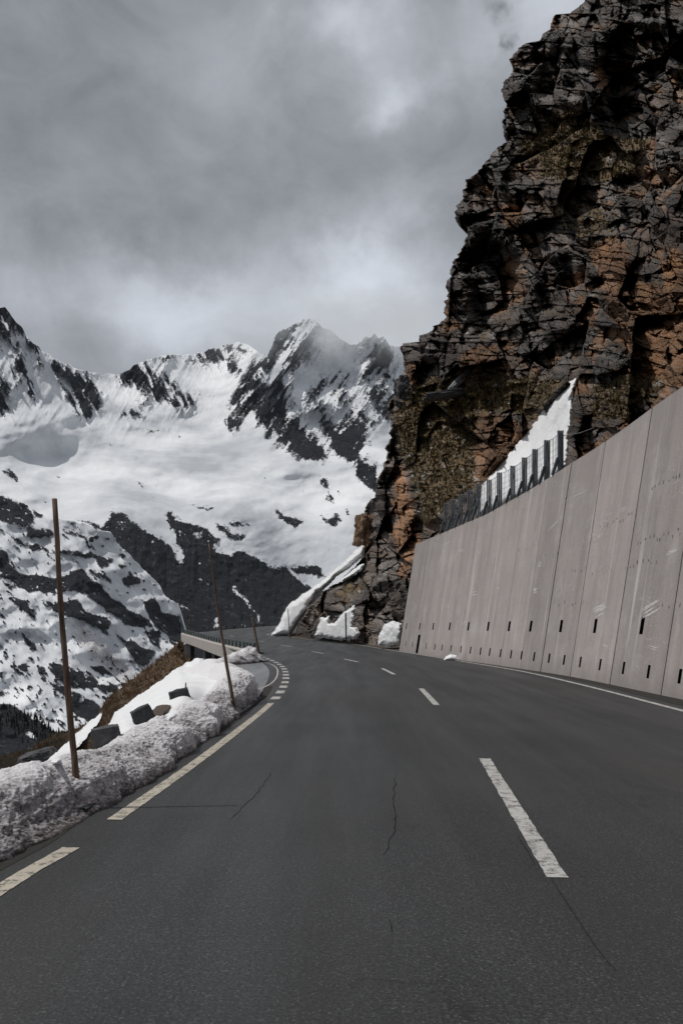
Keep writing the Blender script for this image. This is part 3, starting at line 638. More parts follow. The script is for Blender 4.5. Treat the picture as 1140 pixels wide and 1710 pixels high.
wb = smooth_curve([(7.05, -16), (7.0, 2), (6.92, 10), (6.82, 17), (6.80, 21.2), (6.72, 24.5), (6.42, 27.6), (5.80, 32.4), (5.02, 37.6), (4.22, 43.0), (3.44, 50.1)], 3000)
def wX(Y): return np.interp(Y, wb[:, 1], wb[:, 0])
def wN(Y):
    dX = (wX(np.asarray(Y)+.4)-wX(np.asarray(Y)-.4))/.8; L = np.sqrt(1+dX**2); return 1/L, -dX/L
def wH(Y): return np.interp(Y, [10, 18, 21.2, 24, 27.1, 31, 36, 43, 50], [7.12, 7.06, 7.04, 6.95, 6.82, 6.55, 6.30, 6.28, 6.36])
LEAN = .155
def wP(Y, z, out=0.0):              # point on the wall face; out > 0 toward the road
    n = wN(Y); k = LEAN*z - out
    return np.array([wX(Y)+n[0]*k, Y+n[1]*k, z])
# ------------------------------------------------------------------ cliff
csil = np.array([(-330, 1120), (-250, 1080), (-160, 1040), (-60, 1000), (0, 978), (12, 965), (22, 950), (24, 925), (35, 921), (48, 922), (58, 905), (68, 900), (72, 880), (82, 862), (100, 851), (118, 855), (135, 842), (150, 838), (170, 843), (200, 840), (238, 843), (246, 826), (262, 818), (276, 805), (290, 792), (300, 776), (312, 776), (330, 774), (345, 762), (370, 760), (378, 778), (392, 780), (410, 775), (425, 762), (445, 757), (470, 748), (500, 744), (530, 742), (541, 738), (545, 722), (556, 716), (560, 703), (570, 700), (573, 671), (590, 670), (608, 674), (622, 676), (640, 684), (652, 668), (662, 655), (672, 647), (690, 648), (710, 652), (730, 652), (745, 646), (770, 640), (800, 632), (822, 626), (840, 616), (860, 605), (878, 602), (900, 606), (930, 603), (950, 590), (970, 568), (985, 545), (1000, 530), (1020, 512), (1040, 500), (1060, 492), (1085, 480)])
cys = csil[:, 0]; cxs = csil[:, 1]
DC = RBF([(1140, 640, 25), (1400, 560, 18), (1140, 560, 30), (1060, 700, 30), (960, 780, 34), (960, 640, 40), (850, 830, 41), (880, 740, 47), (760, 870, 50), (690, 930, 55), (675, 1075, 52.5), (640, 1070, 58), (600, 1065, 66), (550, 1058, 76), (505, 1055, 84), (530, 1015, 81), (520, 1045, 81), (565, 990, 79), (545, 1035, 78), (640, 960, 62), (600, 950, 80), (608, 900, 84), (650, 800, 72), (650, 740, 76), (700, 840, 60),
          (800, 760, 53), (800, 690, 60), (700, 680, 68), (660, 660, 76), (672, 590, 76), (760, 600, 66), (742, 500, 76), (762, 350, 80), (840, 200, 84), (900, 50, 88), (978, 0, 92), (1080, -330, 105), (860, 560, 60), (900, 480, 60), (1000, 560, 45), (1000, 400, 56), (900, 330, 70), (1000, 220, 72), (1000, 60, 78), (1140, 450, 38), (1140, 300, 50), (1140, 150, 60), (1140, 0, 68), (1400, 300, 34), (1400, 0, 52), (1400, -330, 75), (1250, -330, 90)], lam=2e-5)
NR, NCU = 1000, 430
vv = np.concatenate([np.linspace(-330, -20, 60, endpoint=False), np.linspace(-20, 1084, NR)])
ws = fbm(vv/6, vv*0+1.3, oct=4, seed=71)*3.0 + worley(vv/9, vv*0, vv*0, seed=77)[0]*5 - 2.5
sx = np.interp(vv, cys, cxs) + ws*sstep(1085, 1000, vv)
uu = np.concatenate([np.linspace(0, 1, NCU)**1.12])
xr = np.interp(vv, [-330, 500, 1084], [1420, 1420, 1300])
# fine columns only where the frame sees them
u_in = np.linspace(0, .80, NCU-40); u_in = u_in; 
Xp = np.empty((len(vv), NCU)); 
for i in range(len(vv)):
    a = sx[i]; b = max(1150., a+40)
    Xp[i, :NCU-40] = np.linspace(a, b, NCU-40); Xp[i, NCU-40:] = np.linspace(b+ (1500-b)/40, 1500, 40)
Yp = np.broadcast_to(vv[:, None], Xp.shape).copy()
snowpoly = [(968, 618), (955, 700), (950, 790), (800, 860), (796, 806), (850, 752), (884, 715), (930, 655)]
snowA = inpoly(Xp, Yp, snowpoly).astype(float); snowA = blur(snowA, 5)
D0 = DC(Xp, Yp)
bx, by, bz = at(Xp, Yp, D0)
amp = (1-.9*snowA)*np.clip(D0/60, .35, 1.2)*(1-.6*sstep(935, 985, Yp)*sstep(640, 600, Xp))
# rock coordinates laid out in image pixels at one fixed scale, plus depth
bx, bz = (Xp-CX)*.043, (HY-Yp)*.043; by = D0*.03
wxx = fbm(bx/4, by, bz/4, 4, 81, .55)*.42; wzz = fbm(bx/5, by, bz/5, 4, 85, .55)*.34
ca, sa = math.cos(-.10), math.sin(-.10)
rx, rz = (bx*ca + bz*sa) + wxx, (-bx*sa + bz*ca) + wzz
w1, e1 = worley(rx/5.2, by, rz/8.0, 101, .9); w2, e2 = worley(rx/2.3, by*2, rz/2.6, 111, 2.2); w3, e3 = worley(rx/1.15, by*3, rz/.80, 121, 2.0); w4, e4 = worley(rx/.50, by*4, rz/.26, 131, 1.1); w5, e5 = worley(rx/.20, by*4, rz/.14, 137, 1.1)
rx2, rz2 = bx*math.cos(.5)+bz*math.sin(.5)+wxx, -bx*math.sin(.5)+bz*math.cos(.5)+wzz
w6, e6 = worley(rx2/.55, by*3, rz2/1.9, 139, 1.0)
grassA = [(655, 680), (700, 640), (760, 630), (850, 625), (945, 640), (925, 665), (880, 712), (870, 690), (800, 690), (795, 760), (800, 810), (745, 860), (700, 880), (690, 800), (660, 740)]
grassB = [(860, 250), (930, 175), (990, 190), (1010, 230), (1090, 230), (1060, 290), (1000, 300), (920, 310)]
grassC = [(900, 330), (1020, 340), (1030, 400), (940, 390)]
grassD = [(985, 640), (1070, 620), (1110, 650), (1040, 700), (985, 700)]
grassE = [(540, 1000), (620, 950), (650, 960), (600, 1000), (560, 1015)]
wx2 = Xp + fbm(Xp/18, Yp/18, oct=3, seed=91)*9; wy2 = Yp + fbm(Xp/18, Yp/18, oct=3, seed=95)*9
def msk(polys, r=4):
    m = np.zeros(Xp.shape)
    for p, s in polys: m = np.maximum(m, inpoly(wx2, wy2, p)*s)
    return blur(m, r)
moss = msk([(grassA, 1.), (grassB, .8), (grassC, .6), (grassD, .9), (grassE, .6)])
cave = msk([([(782, 408), (835, 398), (868, 440), (866, 490), (850, 540), (800, 570), (790, 520), (778, 470)], 1.), ([(1000, 70), (1075, 40), (1160, 60), (1160, 190), (1100, 240), (1040, 235), (1010, 180)], 1.), ([(900, 440), (950, 430), (955, 480), (920, 530), (890, 500)], .5), ([(700, 690+170), (740, 880), (690, 930), (680, 900)], .7), ([(890, 90), (970, 80), (960, 150), (900, 160)], .5), ([(1030, 290), (1110, 290), (1110, 420), (1060, 420)], .6), ([(640, 790), (655, 800), (668, 900), (655, 930), (645, 860)], .5), ([(700, 600), (725, 605), (728, 640), (700, 640)], .5), ([(880, 620), (960, 625), (920, 655), (890, 700), (850, 680)], .35), ([(625, 975), (670, 960), (670, 1060), (640, 1040)], .5)], 5)
rust = msk([([(795, 695), (830, 690), (868, 715), (872, 745), (835, 790), (805, 806), (792, 770), (800, 735)], 1.1), ([(655, 775), (668, 780), (695, 870), (700, 910), (680, 990), (668, 930), (660, 850)], 1.0), ([(672, 605), (695, 610), (700, 640), (690, 645)], .9), ([(765, 590), (830, 580), (850, 610), (830, 625), (775, 640)], 1.), ([(990, 420), (1030, 390), (1060, 470), (1150, 480), (1150, 650), (1080, 640), (1040, 570), (1000, 500)], .72), ([(1110, 420), (1150, 420), (1150, 520), (1105, 500)], .8), ([(990, 120), (1010, 115), (1015, 155), (1000, 155)], .9), ([(845, 340), (875, 350), (870, 400), (850, 385)], .7), ([(965, 500), (990, 505), (990, 540), (965, 540)], .7), ([(743, 480), (755, 490), (755, 550), (742, 550)], .7), ([(1020, 30), (1060, 30), (1050, 50), (1020, 45)], .5), ([(600, 880), (615, 875), (615, 905), (603, 905)], .9), ([(840, 410), (870, 440), (880, 500), (850, 480)], .4)])
rough = 1 - .65*np.clip(moss, 0, 1)
lay_ = rz/1.1 + fbm(bx/9, by/9, oct=2, seed=99)*1.2
ledge = (lay_ - np.floor(lay_))                                     # each bed leans out, then steps back
disp = ((w1-.5)*6.5 + (w2-.5)*3.4*rough + (w3-.5)*1.25*rough + (w6-.5)*1.1*rough + (w4-.5)*.36*(.4+.6*rough) + (w5-.5)*.12*(.5+.5*rough) + ledge*.7*rough + np.exp(-e1*12)*.9 + np.exp(-e2*16)*.6*rough + np.exp(-e3*14)*.22*rough)
disp = disp + fbm(bx*1.6, by*2.2, bz*2.6, 5, 141, .65)*.55*moss + fbm(bx/.35, by/.35, bz/.35, 3, 143)*.10 + cave*5.5
edgefade = sstep(0, 9, Xp - sx[:, None])
D1 = D0 + disp*amp*(.45+.55*edgefade)
D1[:, 0] += 1.5
for _ in range(60):                 # keep the rock behind the retaining wall
    X, Y, Z = at(Xp, Yp, D1)
    bad = (Y < 51.5) & (Z < wH(Y)+.6) & (X - wX(Y) - LEAN*np.clip(Z, 0, 9) < 1.5)
    if not bad.any(): break
    D1 = np.where(bad, D1*1.03, D1)
X, Y, Z = at(Xp, Yp, D1)
front = np.dstack([X, Y, Z])
# the flank that turns away behind the silhouette
nb = 14; bk = np.empty((len(vv), nb, 3)); 
for j in range(nb):
    f = (nb-j)/nb; bk[:, j] = front[:, 0] + np.array([24.0, 42.0, -1.0])*f**1.5 + np.stack([fbm(vv/12+j, vv*0+j*.7, oct=3, seed=5)*1.2*min(f*3, 1), fbm(vv/12, vv*0+j*.9, oct=3, seed=6)*1.5*min(f*3, 1), vv*0], 1)
PC = np.concatenate([bk, front], 1)
dx = np.gradient(PC, axis=1); dy = np.gradient(PC, axis=0); N = np.cross(dx, dy); N /= np.linalg.norm(N, axis=2, keepdims=True)+1e-9
up = blur(np.abs(N[..., 2]) * (np.sign(N[..., 2]*-N[..., 1]) > 0), 2)
padc = lambda a: np.hstack([np.repeat(a[:, :1], nb, 1), a])
mossF = np.clip(padc(moss)*.95 + sstep(.55, .95, up)*.55*sstep(1000, 900, padc(Yp)), 0, 1)
rnd = padc(w2*.45 + w3*.35 + w1*.2)
rustF = np.clip(padc(rust) + .35*sstep(.62, .8, padc(w2)) * sstep(500, 1000, padc(Xp)*1.0)*(1-mossF) + .18 + .16*sstep(600, 1100, padc(Xp))*sstep(200, 420, padc(Yp)), 0, 1)
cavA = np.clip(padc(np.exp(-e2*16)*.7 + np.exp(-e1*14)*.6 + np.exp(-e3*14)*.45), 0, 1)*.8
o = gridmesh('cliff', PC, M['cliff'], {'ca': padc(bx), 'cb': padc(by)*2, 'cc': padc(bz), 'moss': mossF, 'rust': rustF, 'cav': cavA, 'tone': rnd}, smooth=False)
tag(o, 'towering dark layered rock cliff with rusty and mossy patches', 'cliff', kind='structure')

def tufts(FP, FD, h0, h1):
    tv = []; tf = []
    for (x, y, z), D in zip(FP, FD):
        hgt = rs.uniform(h0, h1)*min(D/55, 1.2); sp_ = hgt*.9
        for b_ in range(6):
            a0 = rs.uniform(0, 6.28); l = rs.uniform(.3, 1.0)*sp_; w_ = .035*D/60
            tx, ty = x+math.cos(a0)*l, y-abs(math.sin(a0))*l-.15; n0 = len(tv)
            tv += [(x+math.cos(a0+1.6)*w_, y-.1+math.sin(a0+1.6)*w_, z-.08), (x-math.cos(a0+1.6)*w_, y-.1-math.sin(a0+1.6)*w_, z-.08), (tx, ty, z+hgt*rs.uniform(-.1, 1.0))]
            tf.append((n0, n0+1, n0+2))
    return tv, tf
rs = np.random.RandomState(5)
wgt = (np.clip(moss, 0, 1)**2 * (Xp < 1160) * (snowA < .1)).reshape(-1) + sstep(.6, .95, up[:, nb:]).reshape(-1)*.12*(Yp < 950).reshape(-1)*(Xp < 1160).reshape(-1)
pick = rs.choice(len(wgt), 4200, p=wgt/wgt.sum()); FP = front.reshape(-1, 3)[pick]; FD = D1.reshape(-1)[pick]
tv, tf = tufts(FP, FD, .12, .34)
me = bpy.data.meshes.new('cliff_grass'); me.from_pydata(tv, [], tf); me.update()
n_ = NT('cliff grass tufts'); q_ = n_.noise(n_.pos(), .9, 5, .7)
gm = n_.bsdf(n_.ramp(q_, [(.36, (.040, .034, .015)), (.5, (.12, .09, .040)), (.62, (.23, .165, .08))]), .9, None, .1)
o = link('cliff_grass', me, gm); tag(o, 'olive and straw coloured grass tufts on the cliff ledges', 'grass', kind='stuff')

# ------------------------------------------------------------------ snow lying on the cliff and road side
def blob(name, poly, Dfn, thick, mat, label, cat, step=1.0, edge=6, lump=.15, lumpsc=1.0, group=None, dirt=None, seed=0, warp=1.5, back=1.2):
    p = np.array(poly, float); x0, y0 = p.min(0)-3; x1, y1 = p.max(0)+3
    gx = np.arange(x0, x1, step); gy = np.arange(y0, y1, step)
    X_, Y_ = np.meshgrid(gx, gy)
    wx = X_ + fbm(X_/8, Y_/8, oct=3, seed=seed+1)*warp; wy = Y_ + fbm(X_/8, Y_/8, oct=3, seed=seed+5)*warp
    ins = inpoly(wx, wy, poly)
    # distance to outline by repeated erosion on a soft field
    dist = np.full(X_.shape, 1e9); n_ = len(poly)
    for i in range(n_):
        a, b = p[i], p[(i+1) % n_]; ab = b-a; L2 = (ab**2).sum()+1e-9
        tt = np.clip(((wx-a[0])*ab[0]+(wy-a[1])*ab[1])/L2, 0, 1)
        dist = np.minimum(dist, np.hypot(wx-a[0]-tt*ab[0], wy-a[1]-tt*ab[1]))
    e = np.clip(dist/edge, 0, 1); e = np.where(ins, e, 0)
    prof = np.sqrt(np.clip(1-(1-e)**2, 0, 1))
    D = Dfn(X_, Y_)
    bx, by, bz = at(X_, Y_, D)
    l = fbm(bx/lumpsc, by/lumpsc, bz/lumpsc, 4, seed+9)*lump
    Df = D - (thick*prof) + l*prof; Db = D + thick*back*prof + .01
    keep = ins | (blur(ins.astype(float), 1) > 0)
    F_ = np.dstack(at(X_, Y_, Df)); B_2 = np.dstack(at(X_, Y_, Db))[:, ::-1]
    PP = np.concatenate([F_, B_2], 1); kk = np.concatenate([keep, keep[:, ::-1]], 1)
    dd = dirt(X_, Y_, bz) if dirt else np.zeros(X_.shape)
    o = gridmesh(name, PP, mat, {'dirt': np.concatenate([dd, dd[:, ::-1]], 1)}, keep=kk)
    return tag(o, label, cat, group)
blob('snow_patch', [(963, 628), (958, 668), (962, 700), (950, 735), (948, 772), (925, 800), (800, 862), (792, 830), (812, 797), (835, 762), (862, 735), (884, 713), (905, 682), (930, 655), (945, 641)],
     lambda x, y: DC(x, y)+.9, 2.2, M['fsnow'], 'steep tongue of white snow lying behind the post fence', 'snow', edge=16, lump=.3, lumpsc=1.3, seed=3, back=.5)
blob('snow_bank', [(454, 1060), (466, 1046), (474, 1026), (486, 1008), (505, 995), (530, 978), (560, 952), (585, 930), (606, 912), (607, 928), (580, 948), (556, 966), (545, 978), (530, 990), (520, 1005), (512, 1020), (503, 1030), (495, 1042), (484, 1059), (470, 1061)],
     lambda x, y: np.interp(x, [450, 520, 607], [90, 86, 79.]) + (1060-y)*.02, 1.6, M['fsnow'], 'smooth white snow bank at the far bend where the road disappears', 'snow', edge=9, lump=.10, lumpsc=3, seed=13, back=2)
gSP = 'small snow patches at the foot of the cliff'
blob('snow_patch', [(572, 966), (590, 950), (606, 943), (600, 952), (585, 962), (570, 971)], lambda x, y: DC(x, y)-.4, 1.6, M['fsnow'], 'thin streak of snow on the rock slope below the long snow bank', 'snow', edge=5, seed=23, step=.7)
blob('snow_patch', [(528, 1062), (533, 1045), (537, 1035), (549, 1028), (550, 1040), (560, 1041), (568, 1030), (591, 1011), (592, 1025), (588, 1045), (594, 1047), (600, 1060), (590, 1066), (570, 1067)], lambda x, y: np.interp(x, [528, 600], [76, 64.]), 1.2, M['fsnow'], 'ragged snow patch around the thin dark post at the cliff foot', 'snow', edge=6, seed=33, step=.7, warp=2.5)
blob('snow_patch', [(631, 1076), (634, 1060), (643, 1043), (655, 1039), (668, 1043), (672, 1055), (668, 1079), (650, 1080)], lambda x, y: np.interp(x, [631, 672], [55, 52.5]), .9, M['fsnow'], 'rounded snow heap beside the left end of the concrete wall', 'snow', edge=10, seed=43, step=.7)
blob('snow_patch', [(741, 1103), (744, 1097), (752, 1093), (762, 1094), (769, 1102), (766, 1105), (750, 1105)], lambda x, y: np.full(x.shape, 36.6), .35, M['csnow'], 'small white snow lump at the foot of the concrete wall', 'snow', edge=6, seed=53, step=.6, warp=.5, lump=.03)
o = blob('snow_bank', [(360, 1107), (366, 1101), (383, 1094), (400, 1086), (416, 1080), (428, 1083), (434, 1091), (440, 1098), (447, 1104), (430, 1109), (410, 1113), (388, 1116), (372, 1112)], lambda x, y: np.interp(x, [360, 447], [31.5, 35.]) + (1115-y)*.05, 1.2, M['dsnow'], 'smaller dirty snow heap at the end of the guard rail', 'snow', edge=11, lump=.16, lumpsc=.5, seed=63, step=.5,
         dirt=lambda x, y, z: np.clip(.30 + fbm(x/9, y/5, oct=4, seed=66)*.4 + sstep(1104, 1114, y)*.5 + sstep(1086, 1098, y)*.1, 0, 1))

# ------------------------------------------------------------------ slope on the left below the road
DS = RBF([(-200, 1330, 16), (-200, 1450, 6), (0, 1258, 22), (60, 1242, 24), (93, 1224, 26), (130, 1213, 29), (170, 1190, 36), (177, 1166, 44), (215, 1137, 56), (250, 1112, 68), (301, 1069, 86), (0, 1325, 7.6), (90, 1265, 8.6), (184, 1238, 11), (240, 1216, 11.8), (342, 1168, 15.5), (388, 1130, 20), (377, 1118, 24), (330, 1106, 33), (300, 1120, 30), (250, 1158, 22), (200, 1196, 16), (140, 1245, 11.5),
          (0, 1446, 5.6), (127, 1380, 6.9), (281, 1288, 9.6), (420, 1172, 18.5), (312, 1106, 66), (350, 1106, 40), (400, 1108, 36), (430, 1112, 33), (260, 1130, 45), (215, 1165, 33), (160, 1215, 20), (100, 1245, 15)], lam=1e-6)
sS = np.array([(-260, 1330), (-120, 1296), (0, 1262), (60, 1245), (93, 1224), (130, 1214), (165, 1196), (172, 1188), (176, 1168), (190, 1156), (215, 1138), (250, 1112), (280, 1088), (300, 1070), (306, 1074), (309, 1100), (330, 1106), (400, 1108), (436, 1112)])
bS = np.array([(-260, 1500), (0, 1446), (127, 1382), (189, 1346), (281, 1290), (311, 1258), (395, 1202), (425, 1172), (436, 1150)])
xg = np.arange(-260, 436, 1.3); yt = np.interp(xg, sS[:, 0], sS[:, 1]) + fbm(xg/7, xg*0, oct=4, seed=3)*1.6; yb = np.interp(xg, bS[:, 0], bS[:, 1])
vg = np.linspace(0, 1, 260)[:, None]; Yg = yt + (yb-yt)*vg; Xg = np.broadcast_to(xg, Yg.shape)
Dg = DS(Xg, Yg)
sx_, sy_, sz_ = at(Xg, Yg, Dg)
nn = fbm(sx_/2.2, sy_/2.2, sz_/2.2, 5, 7, .6)
Dg = Dg*(1 + .018*nn*sstep(0, .06, vg))
GP = np.dstack(at(Xg, Yg, Dg)); GP[..., 2] -= .05
crl = np.interp(Xg, [0, 90, 184, 240, 342, 388, 430], [1318, 1262, 1233, 1213, 1166, 1128, 1150])
GP[..., 2] -= sstep(-12, 10, Yg-crl)*.75*sstep(420, 380, Xg)
top = GP[:1].copy(); fall = [top + np.array([(-12.-3*k)*(1-.0), 10., -14.*k]) for k in (2, 1)]
GP = np.vstack([fall[0], top + np.array([-6., 6., -9.]), GP])
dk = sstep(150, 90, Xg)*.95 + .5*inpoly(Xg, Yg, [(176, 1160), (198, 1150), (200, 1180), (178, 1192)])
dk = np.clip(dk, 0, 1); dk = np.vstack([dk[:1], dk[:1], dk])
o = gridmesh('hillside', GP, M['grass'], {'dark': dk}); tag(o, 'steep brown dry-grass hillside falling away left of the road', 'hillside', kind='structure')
hm = (Xg < 320) & (Yg < crl-2) & ~inpoly(Xg, Yg, [(330, 1098), (300, 1112), (278, 1128), (248, 1149), (223, 1166), (192, 1188), (176, 1214), (150, 1260), (400, 1250), (400, 1098)]) & ~inpoly(Xg, Yg, [(173, 1188), (160, 1200), (128, 1240), (80, 1275), (140, 1262), (172, 1205)])
pick = rs.choice(Xg.size, 2200, p=(hm/hm.sum()).reshape(-1)); 
tv, tf = tufts(GP[3:].reshape(-1, 3)[pick-0] if GP.shape[0] == Xg.shape[0]+3 else GP[-Xg.shape[0]:].reshape(-1, 3)[pick], Dg.reshape(-1)[pick], .22, .55)
me = bpy.data.meshes.new('dry_grass'); me.from_pydata(tv, [], tf); me.update()
n_ = NT('dry grass tufts'); q_ = n_.noise(n_.pos(), .5, 5, .7)
o = link('dry_grass', me, n_.bsdf(n_.ramp(q_, [(.36, (.09, .062, .04)), (.5, (.26, .18, .115)), (.64, (.42, .31, .21))]), .9, None, .1)); tag(o, 'tufts of dry straw-brown grass on the hillside', 'grass', kind='stuff')
def onslope(off): return lambda x, y: DS(x, y)*(1-off)
blob('snow_field', [(316, 1106), (330, 1101), (350, 1102), (384, 1111), (395, 1128), (392, 1150), (345, 1176), (300, 1196), (262, 1212), (215, 1240), (178, 1246), (180, 1214), (196, 1189), (225, 1168), (250, 1151), (280, 1130), (300, 1115)], onslope(.035), .3, M['csnow'], 'smooth clean white snow field behind the dirty snow bank', 'snow', edge=9, lump=.05, lumpsc=1.5, seed=73, step=.8, back=.2)
blob('snow_patch', [(171, 1191), (166, 1202), (150, 1222), (132, 1244), (95, 1275), (80, 1272), (110, 1244), (140, 1216)], onslope(.035), .5, M['csnow'], 'narrow white snow strip behind the tallest wooden pole', 'snow', edge=5, lump=.04, seed=83, step=.7, back=.2)

g = np.array([[(-2.2, y_, -.35), (-3.2, y_, -1.0), (-70, y_-4, -46.)] for y_ in (-30, -10, 0, 8, 14, 22)], float)
o = gridmesh('hillside', g, M['grass'], {'dark': np.full((6, 3), .9)}); tag(o, 'lower grassy slope dropping away beside the road', 'hillside', kind='structure')
# near dirty snow bank
base = smooth_curve([(-2.6, -6), (-2.35, 2), (-2.14, 5.24), (-1.99, 6.27), (-1.9, 7), (-1.80, 8.64), (-1.79, 9.9), (-1.71, 12), (-1.69, 13.5), (-1.66, 16.0), (-1.70, 17.2), (-1.86, 18.6), (-2.2, 20.6), (-2.8, 23.5), (-3.3, 26), (-3.9, 28.0)], 4000)
s_ = np.concatenate([[0], np.cumsum(np.linalg.norm(np.diff(base, axis=0), axis=1))])
# stations get finer toward the viewer
yw = np.cumsum(1/np.clip(base[:, 1], 5, 40)*np.where(base[:, 1] < 4, .25, 1)); yw /= yw[-1]
NS, NT_ = 1500, 230
ii = np.interp(np.linspace(yw[0], 1, NS), yw, np.arange(len(base)))
bxy = np.stack([np.interp(ii, np.arange(len(base)), base[:, k]) for k in (0, 1)], 1)
bd = np.gradient(bxy, axis=0); bd /= np.linalg.norm(bd, axis=1, keepdims=True); bn = np.stack([-bd[:, 1], bd[:, 0]], 1)
dcrest = np.interp(bxy[:, 1], [4, 7, 9.9, 13.5, 17, 20, 24, 28], [.55, .55, .55, .52, .55, .75, .9, .9])
zcrest = np.interp(bxy[:, 1], [4, 5.24, 7, 8.5, 9.9, 11.5, 13.5, 15, 16.9, 19, 22, 26, 28], [.24, .26, .33, .32, .29, .31, .35, .42, .53, .59, .58, .42, .1])
tc = np.linspace(0, 1, NT_)
# cross profile (fraction of crest distance, fraction of crest height)
pd = np.interp(tc, [0, .12, .35, .62, .75, 1], [0, .03, .25, 1.0, 1.35, 2.1]); 
pz = np.interp(tc, [0, .06, .12, .22, .35, .5, .62, .7, .8, 1], [-.05, .14, .26, .50, .72, .92, 1.0, .90, .45, -1.3])
pz = np.convolve(np.pad(pz, 6, mode='edge'), np.ones(13)/13, 'valid')
dd = dcrest[:, None]*pd[None]; zz = zcrest[:, None]*pz[None]
bX = bxy[:, 0][:, None] + bn[:, 0][:, None]*dd; bY = bxy[:, 1][:, None] + bn[:, 1][:, None]*dd
env = sstep(0, .12, tc)[None]*(.35+.65*sstep(0, .3, tc)[None])
clean = sstep(17.0, 19.5, bY)*sstep(.52, .66, tc)[None]
big = fbm(bX/.70, bY/1.1, zz/.6, 3, 201, .4)*.13 + fbm(bX/.24, bY/.34, zz/.2, 4, 205, .6)*.024*(1-.9*clean)
cusp = (-np.abs(fbm((bX+zz*.8)/.085, (bY+zz*.5)/.16, zz/.08, 4, 211, .6))*.013 + .0045) + fbm(bX/.028, bY/.035, zz/.03, 3, 213)*.007
cusp = cusp*(1-.92*clean); over = fbm(bX/.3, bY/.3, zz/.3, 4, 215)
fr = sstep(.75, .4, tc)[None]                          # how much the bulges push out over the road
oX = (big*.8+cusp*1.2)*fr*env; oZ = (big*.85+cusp*1.0)*env
edgeN = (fbm(bY/.35, bX*0+.5, oct=4, seed=219)*.06)*(1-sstep(0, .5, tc)[None])
BP = np.dstack([bX - bn[:, 0][:, None]*(oX+edgeN), bY - bn[:, 1][:, None]*(oX+edgeN), zz+oZ])
dirt = .33 + sstep(.30, .02, tc)[None]*.28 - 6.5*cusp - 2.4*big + sstep(9, 5, bY)*.06 + over*.20 - sstep(15, 18, bY)*.05
dirt = dirt - .25*sstep(.45, .70, tc)[None] + .35*sstep(.06, .0, tc)[None]
far_clean = clean
dirt = np.clip(dirt*(1-far_clean) - .9*far_clean, -1, 1)
o = gridmesh('snow_bank', BP, M['dsnow'], {'dirt': dirt}); tag(o, 'long low bank of dirty grey snow along the left road edge', 'snow')

# ------------------------------------------------------------------ concrete retaining wall
def solveY(px, z):
    lo, hi = 8., 50.
    for _ in range(50):
        mid = (lo+hi)/2; p = wP(mid, z); x = CX + F*p[0]/p[1]
        if x > px: lo = mid
        else: hi = mid
    return mid
wall = empty('retaining_wall', (3.4, 50, 0)); wall.location = (0, 0, 0)
tag(wall, 'tall sloping concrete retaining wall with drain slots along the right of the road', 'wall')
up_x = [1071, 993, 936, 885.6, 849.6, 814.6, 781.7, 750.5, 723, 700.5, 678.2]
lo_x = [1134, 1081.7, 1040, 1001, 968, 941, 916, 891, 870, 852.6, 835, 817, 801.6, 785, 769, 752.5, 737.6, 725.7, 711, 688, 677]
upY = [solveY(x, 1.48) for x in up_x]; loY = [solveY(x, .45) for x in lo_x]
slots = [(Y, 1.30, 1.30+min(.40, .30+.1*(21/Y)), .115) for Y in upY] + [(Y, .32, .62, .075) for Y in loY]
slots.append((solveY(697.5, .5), .02, 1.02, .30))
joints = [(solveY(x, 0.3), w, dpt) for x, w, dpt in [(904, .035, .10), (953.5, .022, .06), (1020, .028, .07), (1106, .024, .06), (870, .010, .03), (836, .010, .03), (802, .008, .02), (765, .010, .03), (735, .008, .02), (710, .010, .03), (690, .012, .03)]]
joints += [(Y, .024, .06) for Y in (13.6, 10.2, 6.8, 3.4, 0., -3.4, -6.8)]
rg = random.Random(3); ties = []
for (z, x0, x1, nn_) in [(4.35, 1000, 1065, 10), (3.55, 1060, 1140, 12), (3.85, 900, 935, 4), (3.2, 950, 985, 4), (3.0, 985, 1025, 5), (4.9, 1085, 1140, 8), (3.0, 1040, 1100, 8), (4.3, 860, 905, 5), (2.2, 930, 1000, 7), (1.95, 1080, 1140, 5)]:
    for k in range(nn_):
        ties.append((solveY(x0+(x1-x0)*(k+rg.random()*.7)/nn_, z), z+rg.uniform(-.07, .07), rg.uniform(.015, .05), rg.uniform(.012, .022)))
holes = [(Y-w/1., Y+w/1., z0, z1, 0) for (Y, z0, z1, w) in slots] + [(Y-w, Y+w, z-h, z+h, 1) for (Y, z, h, w) in ties]
ycuts = sorted(set([round(v, 4) for v in list(np.arange(-16, 12, 2.)) + list(np.arange(12, 50.1, .5)) + [50.1] + [h[0] for h in holes] + [h[1] for h in holes] + [j[0]-j[1] for j in joints] + [j[0]+j[1] for j in joints]]))
zf = sorted(set([0., .3, .9, 2., 3., 4., 5., 6.] + [round(h[2], 4) for h in holes] + [round(h[3], 4) for h in holes]))
zf = [-.3] + zf + ['top']
mb = MB(); su = []
def zval(z, Y): return wH(Y) if z == 'top' else z
ya = np.array(ycuts)
holeset = []
for (a, b, c, d, m) in holes: holeset.append((a-1e-3, b+1e-3, c-1e-3, d+1e-3, m))
cols_pts = {}
vidx = {}
def vtx(Y, z, out):
    k = (Y, z, out)
    if k not in vidx:
        p = wP(Y, zval(z, Y), out); vidx[k] = len(mb.v); mb.v.append(tuple(p)); su.append(Y)
    return vidx[k]
def face(*v, m=0): mb.f.append(tuple(v)); mb.m.append(m)
